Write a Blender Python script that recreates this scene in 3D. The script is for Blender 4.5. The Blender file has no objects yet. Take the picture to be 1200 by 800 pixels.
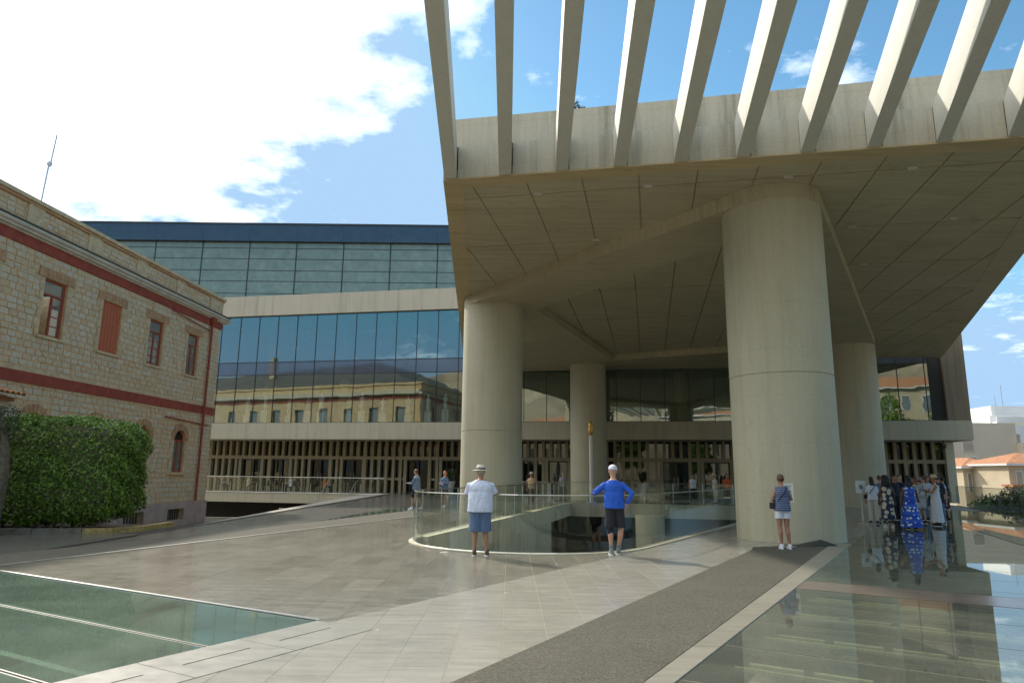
import bpy, bmesh, math, random
from mathutils import Vector, Matrix
random.seed(7)
S = bpy.context.scene
COL = S.collection
# ------------------------------------------------------------------ camera
f_px = 800.0; pitch = math.atan(155/800.0); roll = math.radians(.65)
F = Vector((0, math.cos(pitch), math.sin(pitch))); R0 = Vector((1, 0, 0)); U0 = Vector((0, -math.sin(pitch), math.cos(pitch)))
Rv = R0*math.cos(roll)+U0*math.sin(roll); Uv = U0*math.cos(roll)-R0*math.sin(roll)
cd = bpy.data.cameras.new('camera'); cam = bpy.data.objects.new('camera', cd); COL.objects.link(cam)
cd.sensor_width = 36; cd.lens = 24.0; cd.clip_start = .1; cd.clip_end = 3000
m = Matrix((Rv, Uv, -F)).transposed().to_4x4(); m.translation = Vector((0, 0, 1.6)); cam.matrix_world = m
S.camera = cam
# ------------------------------------------------------------------ light
SUN_EL = math.radians(37); SDX, SDY = -.6, .8          # horizontal direction towards the sun
W = bpy.data.worlds.new('World'); S.world = W; W.use_nodes = True
nt = W.node_tree; nt.nodes.clear()
def N(t, ty, **k):
    n = t.nodes.new(ty)
    for a, b in k.items(): setattr(n, a, b)
    return n
def L(t, a, b): t.links.new(a, b)
out = N(nt, 'ShaderNodeOutputWorld'); bg = N(nt, 'ShaderNodeBackground'); bg.inputs[1].default_value = .15
sky = N(nt, 'ShaderNodeTexSky', sky_type='NISHITA', sun_disc=False, sun_elevation=SUN_EL, sun_rotation=math.atan2(SDX, SDY))
sky.air_density = 1.0; sky.dust_density = .3; sky.ozone_density = 1.5
tc = N(nt, 'ShaderNodeTexCoord')
sep = N(nt, 'ShaderNodeSeparateXYZ'); L(nt, tc.outputs['Generated'], sep.inputs[0])
# project directions on a cloud deck so clouds flatten towards the horizon
zc = N(nt, 'ShaderNodeMath', operation='ADD'); L(nt, sep.outputs[2], zc.inputs[0]); zc.inputs[1].default_value = .12
def mth(op, a, b=None, t=nt):
    n = N(t, 'ShaderNodeMath', operation=op)
    for i, v in enumerate((a, b)):
        if v is None: continue
        if isinstance(v, (int, float)): n.inputs[i].default_value = v
        else: L(t, v, n.inputs[i])
    return n.outputs[0]
px = mth('DIVIDE', sep.outputs[0], zc.outputs[0]); py = mth('DIVIDE', sep.outputs[1], zc.outputs[0])
cmb = N(nt, 'ShaderNodeCombineXYZ'); L(nt, px, cmb.inputs[0]); L(nt, py, cmb.inputs[1])
cn = N(nt, 'ShaderNodeTexNoise'); cn.inputs['Scale'].default_value = 1.9; cn.inputs['Detail'].default_value = 9; cn.inputs['Roughness'].default_value = .62
L(nt, cmb.outputs[0], cn.inputs['Vector'])
cn2 = N(nt, 'ShaderNodeTexNoise'); cn2.inputs['Scale'].default_value = 6.0; cn2.inputs['Detail'].default_value = 7; cn2.inputs['Roughness'].default_value = .6
L(nt, cmb.outputs[0], cn2.inputs['Vector'])
dot = N(nt, 'ShaderNodeVectorMath', operation='DOT_PRODUCT'); L(nt, tc.outputs['Generated'], dot.inputs[0])
cdv = Vector((-.5616, .1181, .819)).normalized(); dot.inputs[1].default_value = cdv
cover = N(nt, 'ShaderNodeMapRange'); cover.inputs[1].default_value = .56; cover.inputs[2].default_value = .72; cover.inputs[3].default_value = -.05; cover.inputs[4].default_value = .36
L(nt, dot.outputs['Value'], cover.inputs[0])
s1 = mth('ADD', cn.outputs[0], cover.outputs[0]); s2 = mth('MULTIPLY', mth('SUBTRACT', cn2.outputs[0], .5), .5); s3 = mth('ADD', s1, s2)
mask = N(nt, 'ShaderNodeMapRange'); mask.inputs[1].default_value = .53; mask.inputs[2].default_value = .82; L(nt, s3, mask.inputs[0])
mx = N(nt, 'ShaderNodeMix', data_type='RGBA'); L(nt, mask.outputs[0], mx.inputs['Factor'])
hs = N(nt, 'ShaderNodeHueSaturation'); hs.inputs['Saturation'].default_value = 1.18; hs.inputs['Value'].default_value = .74
L(nt, sky.outputs[0], hs.inputs['Color']); lim = N(nt, 'ShaderNodeMix', data_type='RGBA', blend_type='DARKEN'); lim.inputs['Factor'].default_value = 1; lim.inputs['B'].default_value = (1.6, 2.5, 3.55, 1)
tn = N(nt, 'ShaderNodeMix', data_type='RGBA', blend_type='MULTIPLY'); tn.inputs['Factor'].default_value = 1; tn.inputs['B'].default_value = (.97, 1.10, .95, 1)
L(nt, hs.outputs[0], tn.inputs['A']); L(nt, tn.outputs['Result'], lim.inputs['A']); L(nt, lim.outputs['Result'], mx.inputs['A'])
mx.inputs['B'].default_value = (8.2, 8.3, 8.5, 1)
L(nt, mx.outputs['Result'], bg.inputs[0]); L(nt, bg.outputs[0], out.inputs[0])
sd = bpy.data.lights.new('sun', 'SUN'); sd.energy = 2.4; sd.angle = math.radians(2.0); sd.color = (1, .93, .82)
so = bpy.data.objects.new('sun', sd); COL.objects.link(so)
ce = math.cos(SUN_EL); so.rotation_euler = Vector((SDX*ce, SDY*ce, math.sin(SUN_EL))).to_track_quat('Z', 'Y').to_euler()
S.view_settings.view_transform = 'Standard'; S.view_settings.look = 'None'; S.view_settings.exposure = .86; S.view_settings.gamma = 1
# ------------------------------------------------------------------ materials
def base(name):
    m_ = bpy.data.materials.new(name); m_.use_nodes = True; t = m_.node_tree; t.nodes.clear()
    o = N(t, 'ShaderNodeOutputMaterial'); b = N(t, 'ShaderNodeBsdfPrincipled'); L(t, b.outputs[0], o.inputs[0])
    return m_, t, b, o
def noise(t, vec, scale, detail=5, rough=.55, stretch=None):
    n = N(t, 'ShaderNodeTexNoise'); n.inputs['Scale'].default_value = scale; n.inputs['Detail'].default_value = detail; n.inputs['Roughness'].default_value = rough
    if stretch:
        mp = N(t, 'ShaderNodeMapping'); mp.inputs['Scale'].default_value = stretch; L(t, vec, mp.inputs[0]); vec = mp.outputs[0]
    L(t, vec, n.inputs['Vector']); return n.outputs[0]
def ramp(t, fac, cols, lo=.3, hi=.7):
    r = N(t, 'ShaderNodeValToRGB'); e = r.color_ramp.elements
    while len(e) < len(cols): e.new(.5)
    for i, c in enumerate(cols): e[i].position = lo+(hi-lo)*i/(len(cols)-1); e[i].color = (*c, 1)
    L(t, fac, r.inputs[0]); return r.outputs[0]
def mixc(t, fac, a, b, mode='MIX'):
    n = N(t, 'ShaderNodeMix', data_type='RGBA', blend_type=mode)
    for v, k in ((fac, 'Factor'), (a, 'A'), (b, 'B')):
        if isinstance(v, (int, float)): n.inputs[k].default_value = v
        elif isinstance(v, tuple): n.inputs[k].default_value = (*v, 1)
        else: L(t, v, n.inputs[k])
    return n.outputs['Result']
def bump(t, b, h, strength=.3, dist=.02):
    n = N(t, 'ShaderNodeBump'); n.inputs['Strength'].default_value = strength; n.inputs['Distance'].default_value = dist
    L(t, h, n.inputs['Height']); L(t, n.outputs[0], b.inputs['Normal'])
def pos(t, obj=False):
    if obj: return N(t, 'ShaderNodeTexCoord').outputs['Object']
    return N(t, 'ShaderNodeNewGeometry').outputs['Position']
def rnd(t):
    g = N(t, 'ShaderNodeNewGeometry'); o = N(t, 'ShaderNodeObjectInfo')
    return mth('FRACT', mth('ADD', g.outputs['Random Per Island'], o.outputs['Random'], t), None, t)
def plain(name, c, rough=.6, metal=0, var=.12, scale=8, obj=False, bmp=0, spec=.5):
    m_, t, b, o = base(name); P = pos(t, obj)
    n = noise(t, P, scale)
    a = tuple(x*(1-var) for x in c); d = tuple(min(1, x*(1+var)) for x in c)
    L(t, ramp(t, n, [a, d]), b.inputs['Base Color']); b.inputs['Roughness'].default_value = rough; b.inputs['Metallic'].default_value = metal
    b.inputs['Specular IOR Level'].default_value = spec
    if bmp: bump(t, b, noise(t, P, scale*4), bmp, .01)
    return m_
def concrete(name, a, d, streak=.5, rough=.75, horiz=False, bmp=.12):
    m_, t, b, o = base(name); P = pos(t)
    big = noise(t, P, .35, 6, .6); fine = noise(t, P, 14, 6, .7)
    st = noise(t, P, 1.0, 5, .65, (2.6, 2.6, .12) if not horiz else (.5, 3.2, 1))
    c = ramp(t, big, [a, d], .32, .68)
    c = mixc(t, streak, c, ramp(t, st, [tuple(x*.66 for x in a), d, tuple(min(1, x*1.1) for x in d)], .3, .66), 'MIX')
    c = mixc(t, .14, c, ramp(t, fine, [tuple(x*.6 for x in a), tuple(min(1, x*1.2) for x in d)], .35, .65))
    if not horiz:
        hs_ = noise(t, P, 1.0, 6, .7, (11, 11, .35)); c = mixc(t, .14, c, ramp(t, hs_, [tuple(x*.7 for x in a), tuple(min(1, x*1.1) for x in d)], .3, .62))
        sz = N(t, 'ShaderNodeSeparateXYZ'); L(t, P, sz.inputs[0]); zz_ = mth('FRACT', mth('DIVIDE', sz.outputs[2], 1.22, t), None, t)
        c = mixc(t, mth('MULTIPLY', mth('LESS_THAN', zz_, .009, t), .22, t), c, tuple(x*.5 for x in a))
    if horiz:
        bd_ = noise(t, P, 1.0, 4, .6, (.35, 9, 1)); c = mixc(t, .2, c, ramp(t, bd_, [tuple(x*.6 for x in a), tuple(min(1, x*1.15) for x in d)], .32, .62))
    # darker blotches
    bl = N(t, 'ShaderNodeMapRange'); bl.inputs[1].default_value = .60; bl.inputs[2].default_value = .75; bl.inputs[3].default_value = 0; bl.inputs[4].default_value = .35 if not horiz else .6
    L(t, noise(t, P, 1.3, 8, .7, (1, 1, .6)), bl.inputs[0])
    c = mixc(t, bl.outputs[0], c, tuple(x*.55 for x in a))
    L(t, c, b.inputs['Base Color']); b.inputs['Roughness'].default_value = rough
    bump(t, b, fine, bmp, .01); return m_
M_ = {}
FLAT = set()
M_['col'] = concrete('column_concrete', (.40, .365, .245), (.50, .465, .33), .35)
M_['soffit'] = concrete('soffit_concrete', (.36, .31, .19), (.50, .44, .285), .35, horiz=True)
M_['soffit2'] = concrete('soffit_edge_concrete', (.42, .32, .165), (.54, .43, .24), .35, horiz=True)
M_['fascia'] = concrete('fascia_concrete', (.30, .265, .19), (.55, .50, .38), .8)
M_['fin'] = concrete('fin_paint', (.55, .54, .46), (.61, .60, .52), .15, .6)
M_['ledge'] = concrete('ledge_concrete', (.40, .37, .265), (.48, .445, .325), .5)
M_['band'] = concrete('band_concrete', (.47, .42, .31), (.56, .505, .385), .5)
M_['wallc'] = concrete('lower_wall_concrete', (.60, .54, .37), (.70, .64, .46), .6)
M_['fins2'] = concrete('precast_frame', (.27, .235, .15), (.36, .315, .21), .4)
M_['brownw'] = concrete('brown_end_wall', (.12, .095, .06), (.24, .19, .12), .7)
def stone(name, cols, rough=.28, scale=3.0, veins=True, spec=.5):
    m_, t, b, o = base(name); P = pos(t); r = rnd(t)
    c = ramp(t, r, cols, .05, .95)
    c = mixc(t, .5, c, ramp(t, noise(t, P, scale, 9, .62, (.45, 2.6, 1)), [tuple(x*.70 for x in cols[0]), tuple(x*1.18 for x in cols[-1])], .3, .7))
    wr = N(t, 'ShaderNodeMapRange'); wr.inputs[1].default_value = .42; wr.inputs[2].default_value = .7; wr.inputs[3].default_value = 0; wr.inputs[4].default_value = .28
    L(t, noise(t, P, .35, 5, .6), wr.inputs[0]); c = mixc(t, wr.outputs[0], c, tuple(min(1, x*1.25) for x in cols[-1]))
    if veins:
        v = N(t, 'ShaderNodeMapRange'); v.inputs[1].default_value = .0; v.inputs[2].default_value = .03; v.inputs[3].default_value = .35; v.inputs[4].default_value = 0
        v.inputs[2].default_value = .012; v.inputs[3].default_value = .25
        L(t, mth('ABSOLUTE', mth('SUBTRACT', noise(t, P, 2.2, 9, .7), .5, t), None, t), v.inputs[0])
        c = mixc(t, v.outputs[0], c, tuple(min(1, x*1.5) for x in cols[-1]))
    L(t, c, b.inputs['Base Color'])
    rr = N(t, 'ShaderNodeMapRange'); rr.inputs[3].default_value = rough*.7; rr.inputs[4].default_value = rough*1.5; L(t, noise(t, P, 5, 6, .6), rr.inputs[0]); L(t, rr.outputs[0], b.inputs['Roughness'])
    b.inputs['Specular IOR Level'].default_value = spec
    bump(t, b, noise(t, P, 30, 4), .06, .004); return m_
M_['tile'] = stone('grey_marble_tile', [(.135, .121, .093), (.20, .184, .146), (.265, .244, .197)], .16)
M_['tilel'] = stone('pale_marble_tile', [(.285, .265, .218), (.35, .328, .272)], .2)
M_['tiled'] = stone('dark_polished_stone', [(.10, .097, .085), (.145, .14, .12)], .2)
M_['kerbs'] = stone('pale_kerb_stone', [(.215, .198, .155), (.275, .255, .20)], .4, veins=False)
M_['drain'] = stone('speckled_border_stone', [(.225, .212, .175), (.275, .262, .22)], .3)
M_['band_st'] = stone('reddish_stone_strip', [(.15, .12, .095), (.19, .155, .125)], .16)
M_['grout'] = plain('grout', (.31, .29, .24), .8)
def gravel(name, a, d):
    m_, t, b, o = base(name); P = pos(t)
    v = N(t, 'ShaderNodeTexVoronoi'); v.inputs['Scale'].default_value = 85; L(t, P, v.inputs['Vector'])
    g = N(t, 'ShaderNodeSeparateColor'); L(t, v.outputs['Color'], g.inputs[0])
    c = ramp(t, g.outputs[0], [tuple(x*.35 for x in a), a, d, tuple(min(1, x*1.7) for x in d)], .0, 1)
    c = mixc(t, .4, c, ramp(t, noise(t, P, 1.2, 6), [a, d]))
    L(t, c, b.inputs['Base Color']); b.inputs['Roughness'].default_value = .9
    bump(t, b, v.outputs['Distance'], .8, .01); return m_
M_['gravel'] = gravel('bonded_gravel', (.062, .056, .039), (.105, .096, .067))
M_['asph'] = plain('ground_earth', (.13, .12, .10), .9, var=.25, scale=.6)
M_['pit'] = plain('excavation_earth', (.30, .27, .20), .9, var=.35, scale=1.5, bmp=.5)
def glass(name, tint, refl=.3, rough=.0, ior=1.5, refcol=(.9, .95, .95), murk=0, murkcol=(.2, .3, .27), wave=0, dots=0):
    m_ = bpy.data.materials.new(name); m_.use_nodes = True; t = m_.node_tree; t.nodes.clear()
    o = N(t, 'ShaderNodeOutputMaterial'); tr = N(t, 'ShaderNodeBsdfTransparent'); tr.inputs[0].default_value = (*tint, 1)
    g = N(t, 'ShaderNodeBsdfGlossy'); g.inputs['Roughness'].default_value = rough; g.inputs['Color'].default_value = (*refcol, 1)
    fr = N(t, 'ShaderNodeFresnel'); fr.inputs[0].default_value = ior
    fac = mth('ADD', mth('MULTIPLY', fr.outputs[0], 1-refl, t), refl, t)
    gb = N(t, 'ShaderNodeNewGeometry').outputs['Backfacing']      # a thin pane: only its front face reflects and tints
    fac = mth('MULTIPLY', fac, mth('SUBTRACT', 1.0, gb, t), t)
    L(t, mixc(t, gb, tint, (1, 1, 1)), tr.inputs[0])
    basis = tr.outputs[0]
    if wave:      # float glass is never quite flat
        bn = N(t, 'ShaderNodeBump'); bn.inputs['Strength'].default_value = wave; bn.inputs['Distance'].default_value = .05; L(t, noise(t, pos(t), .55, 2, .5), bn.inputs['Height']); L(t, bn.outputs[0], g.inputs['Normal'])
    if murk:
        df = N(t, 'ShaderNodeBsdfDiffuse'); c = ramp(t, noise(t, pos(t), 1.5, 6, .6, (1, 1, 1)), [tuple(x*.9 for x in murkcol), tuple(x*1.1 for x in murkcol)])
        L(t, c, df.inputs[0]); mm = N(t, 'ShaderNodeMixShader'); dn = N(t, 'ShaderNodeMapRange'); dn.inputs[1].default_value = .3; dn.inputs[2].default_value = .7; dn.inputs[3].default_value = murk*.7; dn.inputs[4].default_value = min(1, murk*1.3); L(t, noise(t, pos(t), .9, 9, .72), dn.inputs[0]); mk = dn.outputs[0]
        if dots:      # anti-slip ceramic dots
            mp = N(t, 'ShaderNodeMapping'); mp.inputs['Rotation'].default_value = (0, 0, math.radians(31.4)); L(t, pos(t), mp.inputs[0])
            vd = N(t, 'ShaderNodeTexVoronoi'); vd.inputs['Scale'].default_value = 22; vd.inputs['Randomness'].default_value = 0; L(t, mp.outputs[0], vd.inputs['Vector'])
            mk = mth('MINIMUM', mth('ADD', mk, mth('MULTIPLY', mth('LESS_THAN', vd.outputs['Distance'], .26, t), dots, t), t), 1.0, t)
        L(t, mth('MULTIPLY', mth('SUBTRACT', 1.0, gb, t), mk, t), mm.inputs[0]); L(t, basis, mm.inputs[1]); L(t, df.outputs[0], mm.inputs[2]); basis = mm.outputs[0]
    mi = N(t, 'ShaderNodeMixShader'); L(t, fac, mi.inputs[0]); L(t, basis, mi.inputs[1]); L(t, g.outputs[0], mi.inputs[2]); L(t, mi.outputs[0], o.inputs[0])
    return m_
M_['gfac'] = glass('facade_glass', (.72, .80, .74), .28, 0, 1.5, (.74, .84, .78), wave=.10)
M_['gmid'] = glass('facade_glass_tall', (.45, .60, .60), .38, .015, 1.5, (.40, .56, .59), .34, (.10, .16, .15), wave=.10)
M_['gtop'] = glass('louvred_glass', (.5, .6, .56), .07, .12, 1.5, (.8, .9, .85), .9, (.22, .275, .215))
M_['gnavy'] = glass('navy_glass', (.1, .12, .15), .10, .1, 1.5, (.55, .6, .66), .95, (.04, .058, .082))
M_['gspan'] = glass('spandrel_glass', (.1, .1, .1), .12, .06, 1.5, (.7, .75, .8), .95, (.07, .085, .105))
M_['gdoor'] = glass('door_glass', (.28, .30, .27), .05, 0, 1.5, (.8, .85, .82))
M_['gbal'] = glass('balustrade_glass', (.92, .955, .925), .03, 0, 1.5, (.8, .9, .85))
M_['gfloor'] = glass('walkable_glass', (.70, .80, .70), .04, .015, 1.6, (.84, .90, .86), .40, (.225, .235, .19), 0, .13)
M_['gfloorL'] = glass('worn_walkable_glass', (.55, .72, .62), .03, .03, 1.5, (.85, .95, .9), .6, (.19, .25, .195))
M_['winglass'] = glass('old_window_glass', (.3, .34, .34), .16, .02, 1.5, (.75, .82, .85), .7, (.26, .27, .24))
M_['frame'] = plain('dark_mullion', (.03, .035, .035), .4)
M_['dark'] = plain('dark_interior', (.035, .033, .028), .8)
M_['intw'] = plain('gallery_interior', (.30, .33, .29), .8)
M_['metal'] = plain('brushed_steel', (.55, .55, .52), .3, .9)
M_['white'] = plain('white_paint', (.75, .74, .70), .5)
M_['navy'] = plain('navy_cloth', (.015, .018, .035), .85, obj=True)
def oldstone():
    m_, t, b, o = base('old_limestone'); P = pos(t); r = rnd(t)
    c = ramp(t, r, [(.63, .41, .20), (.69, .50, .28), (.64, .53, .36), (.69, .61, .46), (.72, .54, .31)], 0, 1)
    c = mixc(t, .4, c, ramp(t, noise(t, P, 7, 8, .7), [(.50, .36, .19), (.74, .68, .54)], .3, .7))
    L(t, c, b.inputs['Base Color']); b.inputs['Roughness'].default_value = .9; bump(t, b, noise(t, P, 18, 7, .7), .6, .03); return m_
M_['ostone'] = oldstone()
M_['mortar'] = plain('orange_mortar', (.66, .40, .19), .95, var=.25, scale=5)
M_['trim'] = plain('sandstone_trim', (.62, .47, .28), .9, var=.2, scale=4, bmp=.3)
M_['orangetrim'] = plain('orange_arch_stone', (.50, .29, .15), .9, var=.2, scale=4, bmp=.3)
M_['corn'] = plain('cornice_plaster', (.58, .54, .43), .8, var=.12, scale=2)
M_['redp'] = plain('red_painted_band', (.33, .065, .038), .8, var=.22, scale=3)
M_['redf'] = plain('red_brown_frame', (.34, .075, .038), .6)
M_['shut'] = plain('brick_red_shutter', (.52, .135, .055), .7, var=.08)
M_['pink'] = plain('pink_plinth', (.47, .35, .30), .85, var=.15, scale=2)
M_['terr'] = plain('terracotta', (.42, .19, .09), .9, var=.3, scale=3)
M_['cream'] = plain('cream_render', (.56, .47, .32), .9, var=.08, scale=1)
M_['beige'] = plain('beige_render', (.60, .52, .40), .9, var=.06, scale=.3)
M_['whiteb'] = plain('white_render', (.72, .71, .68), .9, var=.05, scale=.3)
M_['slate'] = plain('dark_roof', (.045, .045, .045), .7, var=.2)
M_['yell'] = plain('mossy_kerb', (.36, .27, .10), .9, var=.45, scale=9)
M_['kerbd'] = plain('weathered_kerb', (.16, .145, .11), .9, var=.3, scale=6, bmp=.4)
M_['soil'] = plain('leaf_litter', (.09, .06, .04), .95, var=.4, scale=12, bmp=.5)
M_['gold'] = plain('gold_leaf', (.55, .33, .08), .35, .6)
M_['rock'] = plain('rocky_hillside', (.30, .24, .16), .95, var=.4, scale=.08)
M_['pot'] = plain('pale_pot', (.55, .53, .47), .7)
M_['lightcov'] = plain('cream_light_cover', (.66, .59, .38), .5)
def leafm(name, a, d):
    m_, t, b, o = base(name); r = rnd(t); c = ramp(t, r, [a, d, tuple(x*1.5 for x in d)], 0, 1)
    L(t, c, b.inputs['Base Color']); b.inputs['Roughness'].default_value = .5
    tl = N(t, 'ShaderNodeBsdfTranslucent'); L(t, c, tl.inputs[0]); mi = N(t, 'ShaderNodeMixShader'); mi.inputs[0].default_value = .25
    L(t, b.outputs[0], mi.inputs[1]); L(t, tl.outputs[0], mi.inputs[2]); L(t, mi.outputs[0], o.inputs[0]); return m_
M_['leaf'] = leafm('hedge_leaf', (.05, .11, .014), (.14, .235, .028))
M_['leafd'] = leafm('dark_leaf', (.015, .03, .01), (.035, .06, .018))
M_['bark'] = plain('bark', (.14, .115, .08), .95, var=.35, scale=14, bmp=.6)
# ------------------------------------------------------------------ mesh helpers
class MB:
    def __init__(s): s.v = []; s.f = []
    def add(s, vs, fs):
        n = len(s.v); s.v += [tuple(v) for v in vs]; s.f += [tuple(n+i for i in f) for f in fs]
    def box(s, x0, x1, y0, y1, z0, z1, T=None):
        vs = [Vector((x, y, z)) for z in (z0, z1) for y in (y0, y1) for x in (x0, x1)]
        if T: vs = [T(v) for v in vs]
        s.add(vs, [(0, 2, 3, 1), (4, 5, 7, 6), (0, 1, 5, 4), (2, 6, 7, 3), (0, 4, 6, 2), (1, 3, 7, 5)]); return s
    def prism(s, poly, z0, z1, T=None):
        n = len(poly)
        if sum(poly[i][0]*poly[(i+1) % n][1]-poly[(i+1) % n][0]*poly[i][1] for i in range(n)) < 0: poly = poly[::-1]
        vs = [Vector((p[0], p[1], z0)) for p in poly]+[Vector((p[0], p[1], z1)) for p in poly]
        if T: vs = [T(v) for v in vs]
        s.add(vs, [tuple(range(n-1, -1, -1)), tuple(range(n, 2*n))]+[(i, (i+1) % n, n+(i+1) % n, n+i) for i in range(n)]); return s
    def lathe(s, prof, cx=0, cy=0, n=24, cap=True):
        k = len(prof); vs = [(cx+r*math.cos(2*math.pi*i/n), cy+r*math.sin(2*math.pi*i/n), z) for r, z in prof for i in range(n)]
        fs = [(j*n+i, j*n+(i+1) % n, (j+1)*n+(i+1) % n, (j+1)*n+i) for j in range(k-1) for i in range(n)]
        if cap: fs += [tuple(range(n-1, -1, -1)), tuple(range((k-1)*n, k*n))]
        s.add(vs, fs); return s
    def tube(s, pts, rad, n=8, sx=1.0, cap=True):
        pts = [Vector(p) for p in pts]
        if not isinstance(rad, (list, tuple)): rad = [rad]*len(pts)
        vs = []; ref = None
        for i, p in enumerate(pts):
            a = pts[max(0, i-1)]; b = pts[min(len(pts)-1, i+1)]; d = (b-a).normalized()
            if ref is None: ref = Vector((1, 0, 0)) if abs(d.x) < .8 else Vector((0, 1, 0))
            u = (ref-d*ref.dot(d)).normalized(); w = d.cross(u); ref = u
            for k in range(n):
                q = 2*math.pi*k/n; vs.append(p+u*math.cos(q)*rad[i]*sx+w*math.sin(q)*rad[i])
        k = len(pts); fs = [(j*n+i, j*n+(i+1) % n, (j+1)*n+(i+1) % n, (j+1)*n+i) for j in range(k-1) for i in range(n)]
        if cap: fs += [tuple(range(n-1, -1, -1)), tuple(range((k-1)*n, k*n))]
        s.add(vs, fs); return s
    def rings(s, R, n=20, cap=True, p=2.0, wave=None):
        # R: (cx,cy,z,rx,ry): super-elliptic horizontal rings
        vs = []
        for j, (cx, cy, z, rx, ry) in enumerate(R):
            for i in range(n):
                q = 2*math.pi*i/n; c, d = math.cos(q), math.sin(q)
                w = 1+(wave(j, q) if wave else 0)
                vs.append((cx+rx*w*math.copysign(abs(c)**(2/p), c), cy+ry*w*math.copysign(abs(d)**(2/p), d), z))
        k = len(R); fs = [(j*n+i, j*n+(i+1) % n, (j+1)*n+(i+1) % n, (j+1)*n+i) for j in range(k-1) for i in range(n)]
        if cap: fs += [tuple(range(n-1, -1, -1)), tuple(range((k-1)*n, k*n))]
        s.add(vs, fs); return s
    def build(s, name, mat, parent=None, smooth=False, flipfix=False, origin=None):
        me = bpy.data.meshes.new(name); vs = s.v
        if origin: vs = [(a-origin[0], b-origin[1], c-origin[2]) for a, b, c in vs]
        me.from_pydata(vs, [], s.f); me.update()
        if flipfix:
            bm = bmesh.new(); bm.from_mesh(me); bmesh.ops.recalc_face_normals(bm, faces=bm.faces); bm.to_mesh(me); bm.free()
        if smooth:
            me.polygons.foreach_set('use_smooth', [True]*len(me.polygons))
            if smooth != 'all': me.set_sharp_from_angle(angle=math.radians(40))
        return link(name, me, mat, parent, origin)
def link(name, me, mat, parent=None, loc=None):
    o = bpy.data.objects.new(name, me); COL.objects.link(o)
    mm = M_[mat] if isinstance(mat, str) else mat
    if mm and not me.materials: me.materials.append(mm)
    if loc: o.location = loc
    if parent:
        o.parent = parent
        pl_ = Vector((0, 0, 0)); q = parent
        while q: pl_ += q.location; q = q.parent
        if parent.name in FLAT or (parent.parent and parent.parent.name in FLAT): o.location = Vector(loc or (0, 0, 0))-pl_
    return o
def thing(name, label, cat, loc=(0, 0, 0), rz=0, group=None, flat=True):
    o = bpy.data.objects.new(name, None); COL.objects.link(o); o.location = loc; o.rotation_euler = (0, 0, rz)
    o.empty_display_size = .2; o['label'] = label; o['category'] = cat
    if group: o['group'] = group
    if flat: FLAT.add(o.name)     # children are given in world coordinates
    return o
def tag(o, label, cat, group=None):
    o['label'] = label; o['category'] = cat
    if group: o['group'] = group
    return o
def struct(o): o['kind'] = 'structure'; return o
def stuff(o): o['kind'] = 'stuff'; return o
def sub(parent, o):     # make o a child of a world-coordinate part at rest
    o.parent = parent; return o
# ------------------------------------------------------------------ polygon helpers
def clip(poly, a, b, keep_left=True):
    res = []; n = len(poly)
    def sd_(p): v = (b[0]-a[0])*(p[1]-a[1])-(b[1]-a[1])*(p[0]-a[0]); return v if keep_left else -v
    for i in range(n):
        p, q = poly[i], poly[(i+1) % n]; dp, dq = sd_(p), sd_(q)
        if dp >= 0: res.append(p)
        if (dp > 0 and dq < 0) or (dp < 0 and dq > 0):
            k = dp/(dp-dq); res.append((p[0]+(q[0]-p[0])*k, p[1]+(q[1]-p[1])*k))
    return res
def area(p): return .5*sum(p[i][0]*p[(i+1) % len(p)][1]-p[(i+1) % len(p)][0]*p[i][1] for i in range(len(p))) if len(p) > 2 else 0
def ccw(p): return p if area(p) > 0 else p[::-1]
def inter(poly, hole):
    for i in range(len(hole)):
        poly = clip(poly, hole[i], hole[(i+1) % len(hole)])
        if len(poly) < 3: return []
    return poly
def subtract(polys, hole):
    hole = ccw(hole); res = []
    for poly in polys:
        rest = poly
        for i in range(len(hole)):
            a, b = hole[i], hole[(i+1) % len(hole)]
            o_ = clip(rest, a, b, False)
            if len(o_) > 2 and abs(area(o_)) > 2e-3: res.append(o_)
            rest = clip(rest, a, b)
            if len(rest) < 3: break
    return res
th = math.atan(.2); E1 = (math.cos(th), -math.sin(th)); E2 = (math.sin(th), math.cos(th))
def MU(v): return Vector((v[0]*E1[0]+v[1]*E2[0], 49.9+v[0]*E1[1]+v[1]*E2[1], v[2]))     # museum axes to world
def uv(X, Y): return ((X)*E1[0]+(Y-49.9)*E1[1], X*E2[0]+(Y-49.9)*E2[1])
def xy(u, v): return (u*E1[0]+v*E2[0], 49.9+u*E1[1]+v*E2[1])
def azl(p, az, t): return (p[0]+t*math.sin(math.radians(az)), p[1]+t*math.cos(math.radians(az)))
# ================================================================== GROUND
struct(MB().box(-900, 900, -900, 1200, -5.2, -5.0).build('ground', 'asph'))
struct(MB().box(-200, -9.4, -8.5, 17.9, -5, 0).build('side_pavement', 'tiled'))
struct(MB().box(-200, -9.45, 17.9, 40, -5, -1.0).build('lower_courtyard', 'tiled'))
struct(MB().box(-200, 200, -200, -8.5, -5, -.02).build('street', 'asph'))
struct(MB().box(32, 260, -8.5, 300, -5, -3.4).build('right_street', 'asph'))
T1 = azl((-2.36, 18.01), 14, 0)
c0 = (-2.09, 7.92)
H1 = [c0, azl(c0, -60.5, 13), azl(azl(c0, -60.5, 13), 210.6, 10), azl(c0, 210.6, 10)]
LEDG = [c0, azl(c0, 210.6, 10), azl(azl(c0, 210.6, 10), 120.6, .78), azl(c0, 120.6, .78)]
OC = (.5, 17.3); OR = 2.95
arc = [(OC[0]+OR*math.cos(math.radians(a)), OC[1]+OR*math.sin(math.radians(a))) for a in [166+i*(164/20) for i in range(21)]]
H2 = arc+[(15.9, 38.0), (3.26, 40.5)]
K0 = (1.31, 5.78); KD = 31.4
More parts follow.
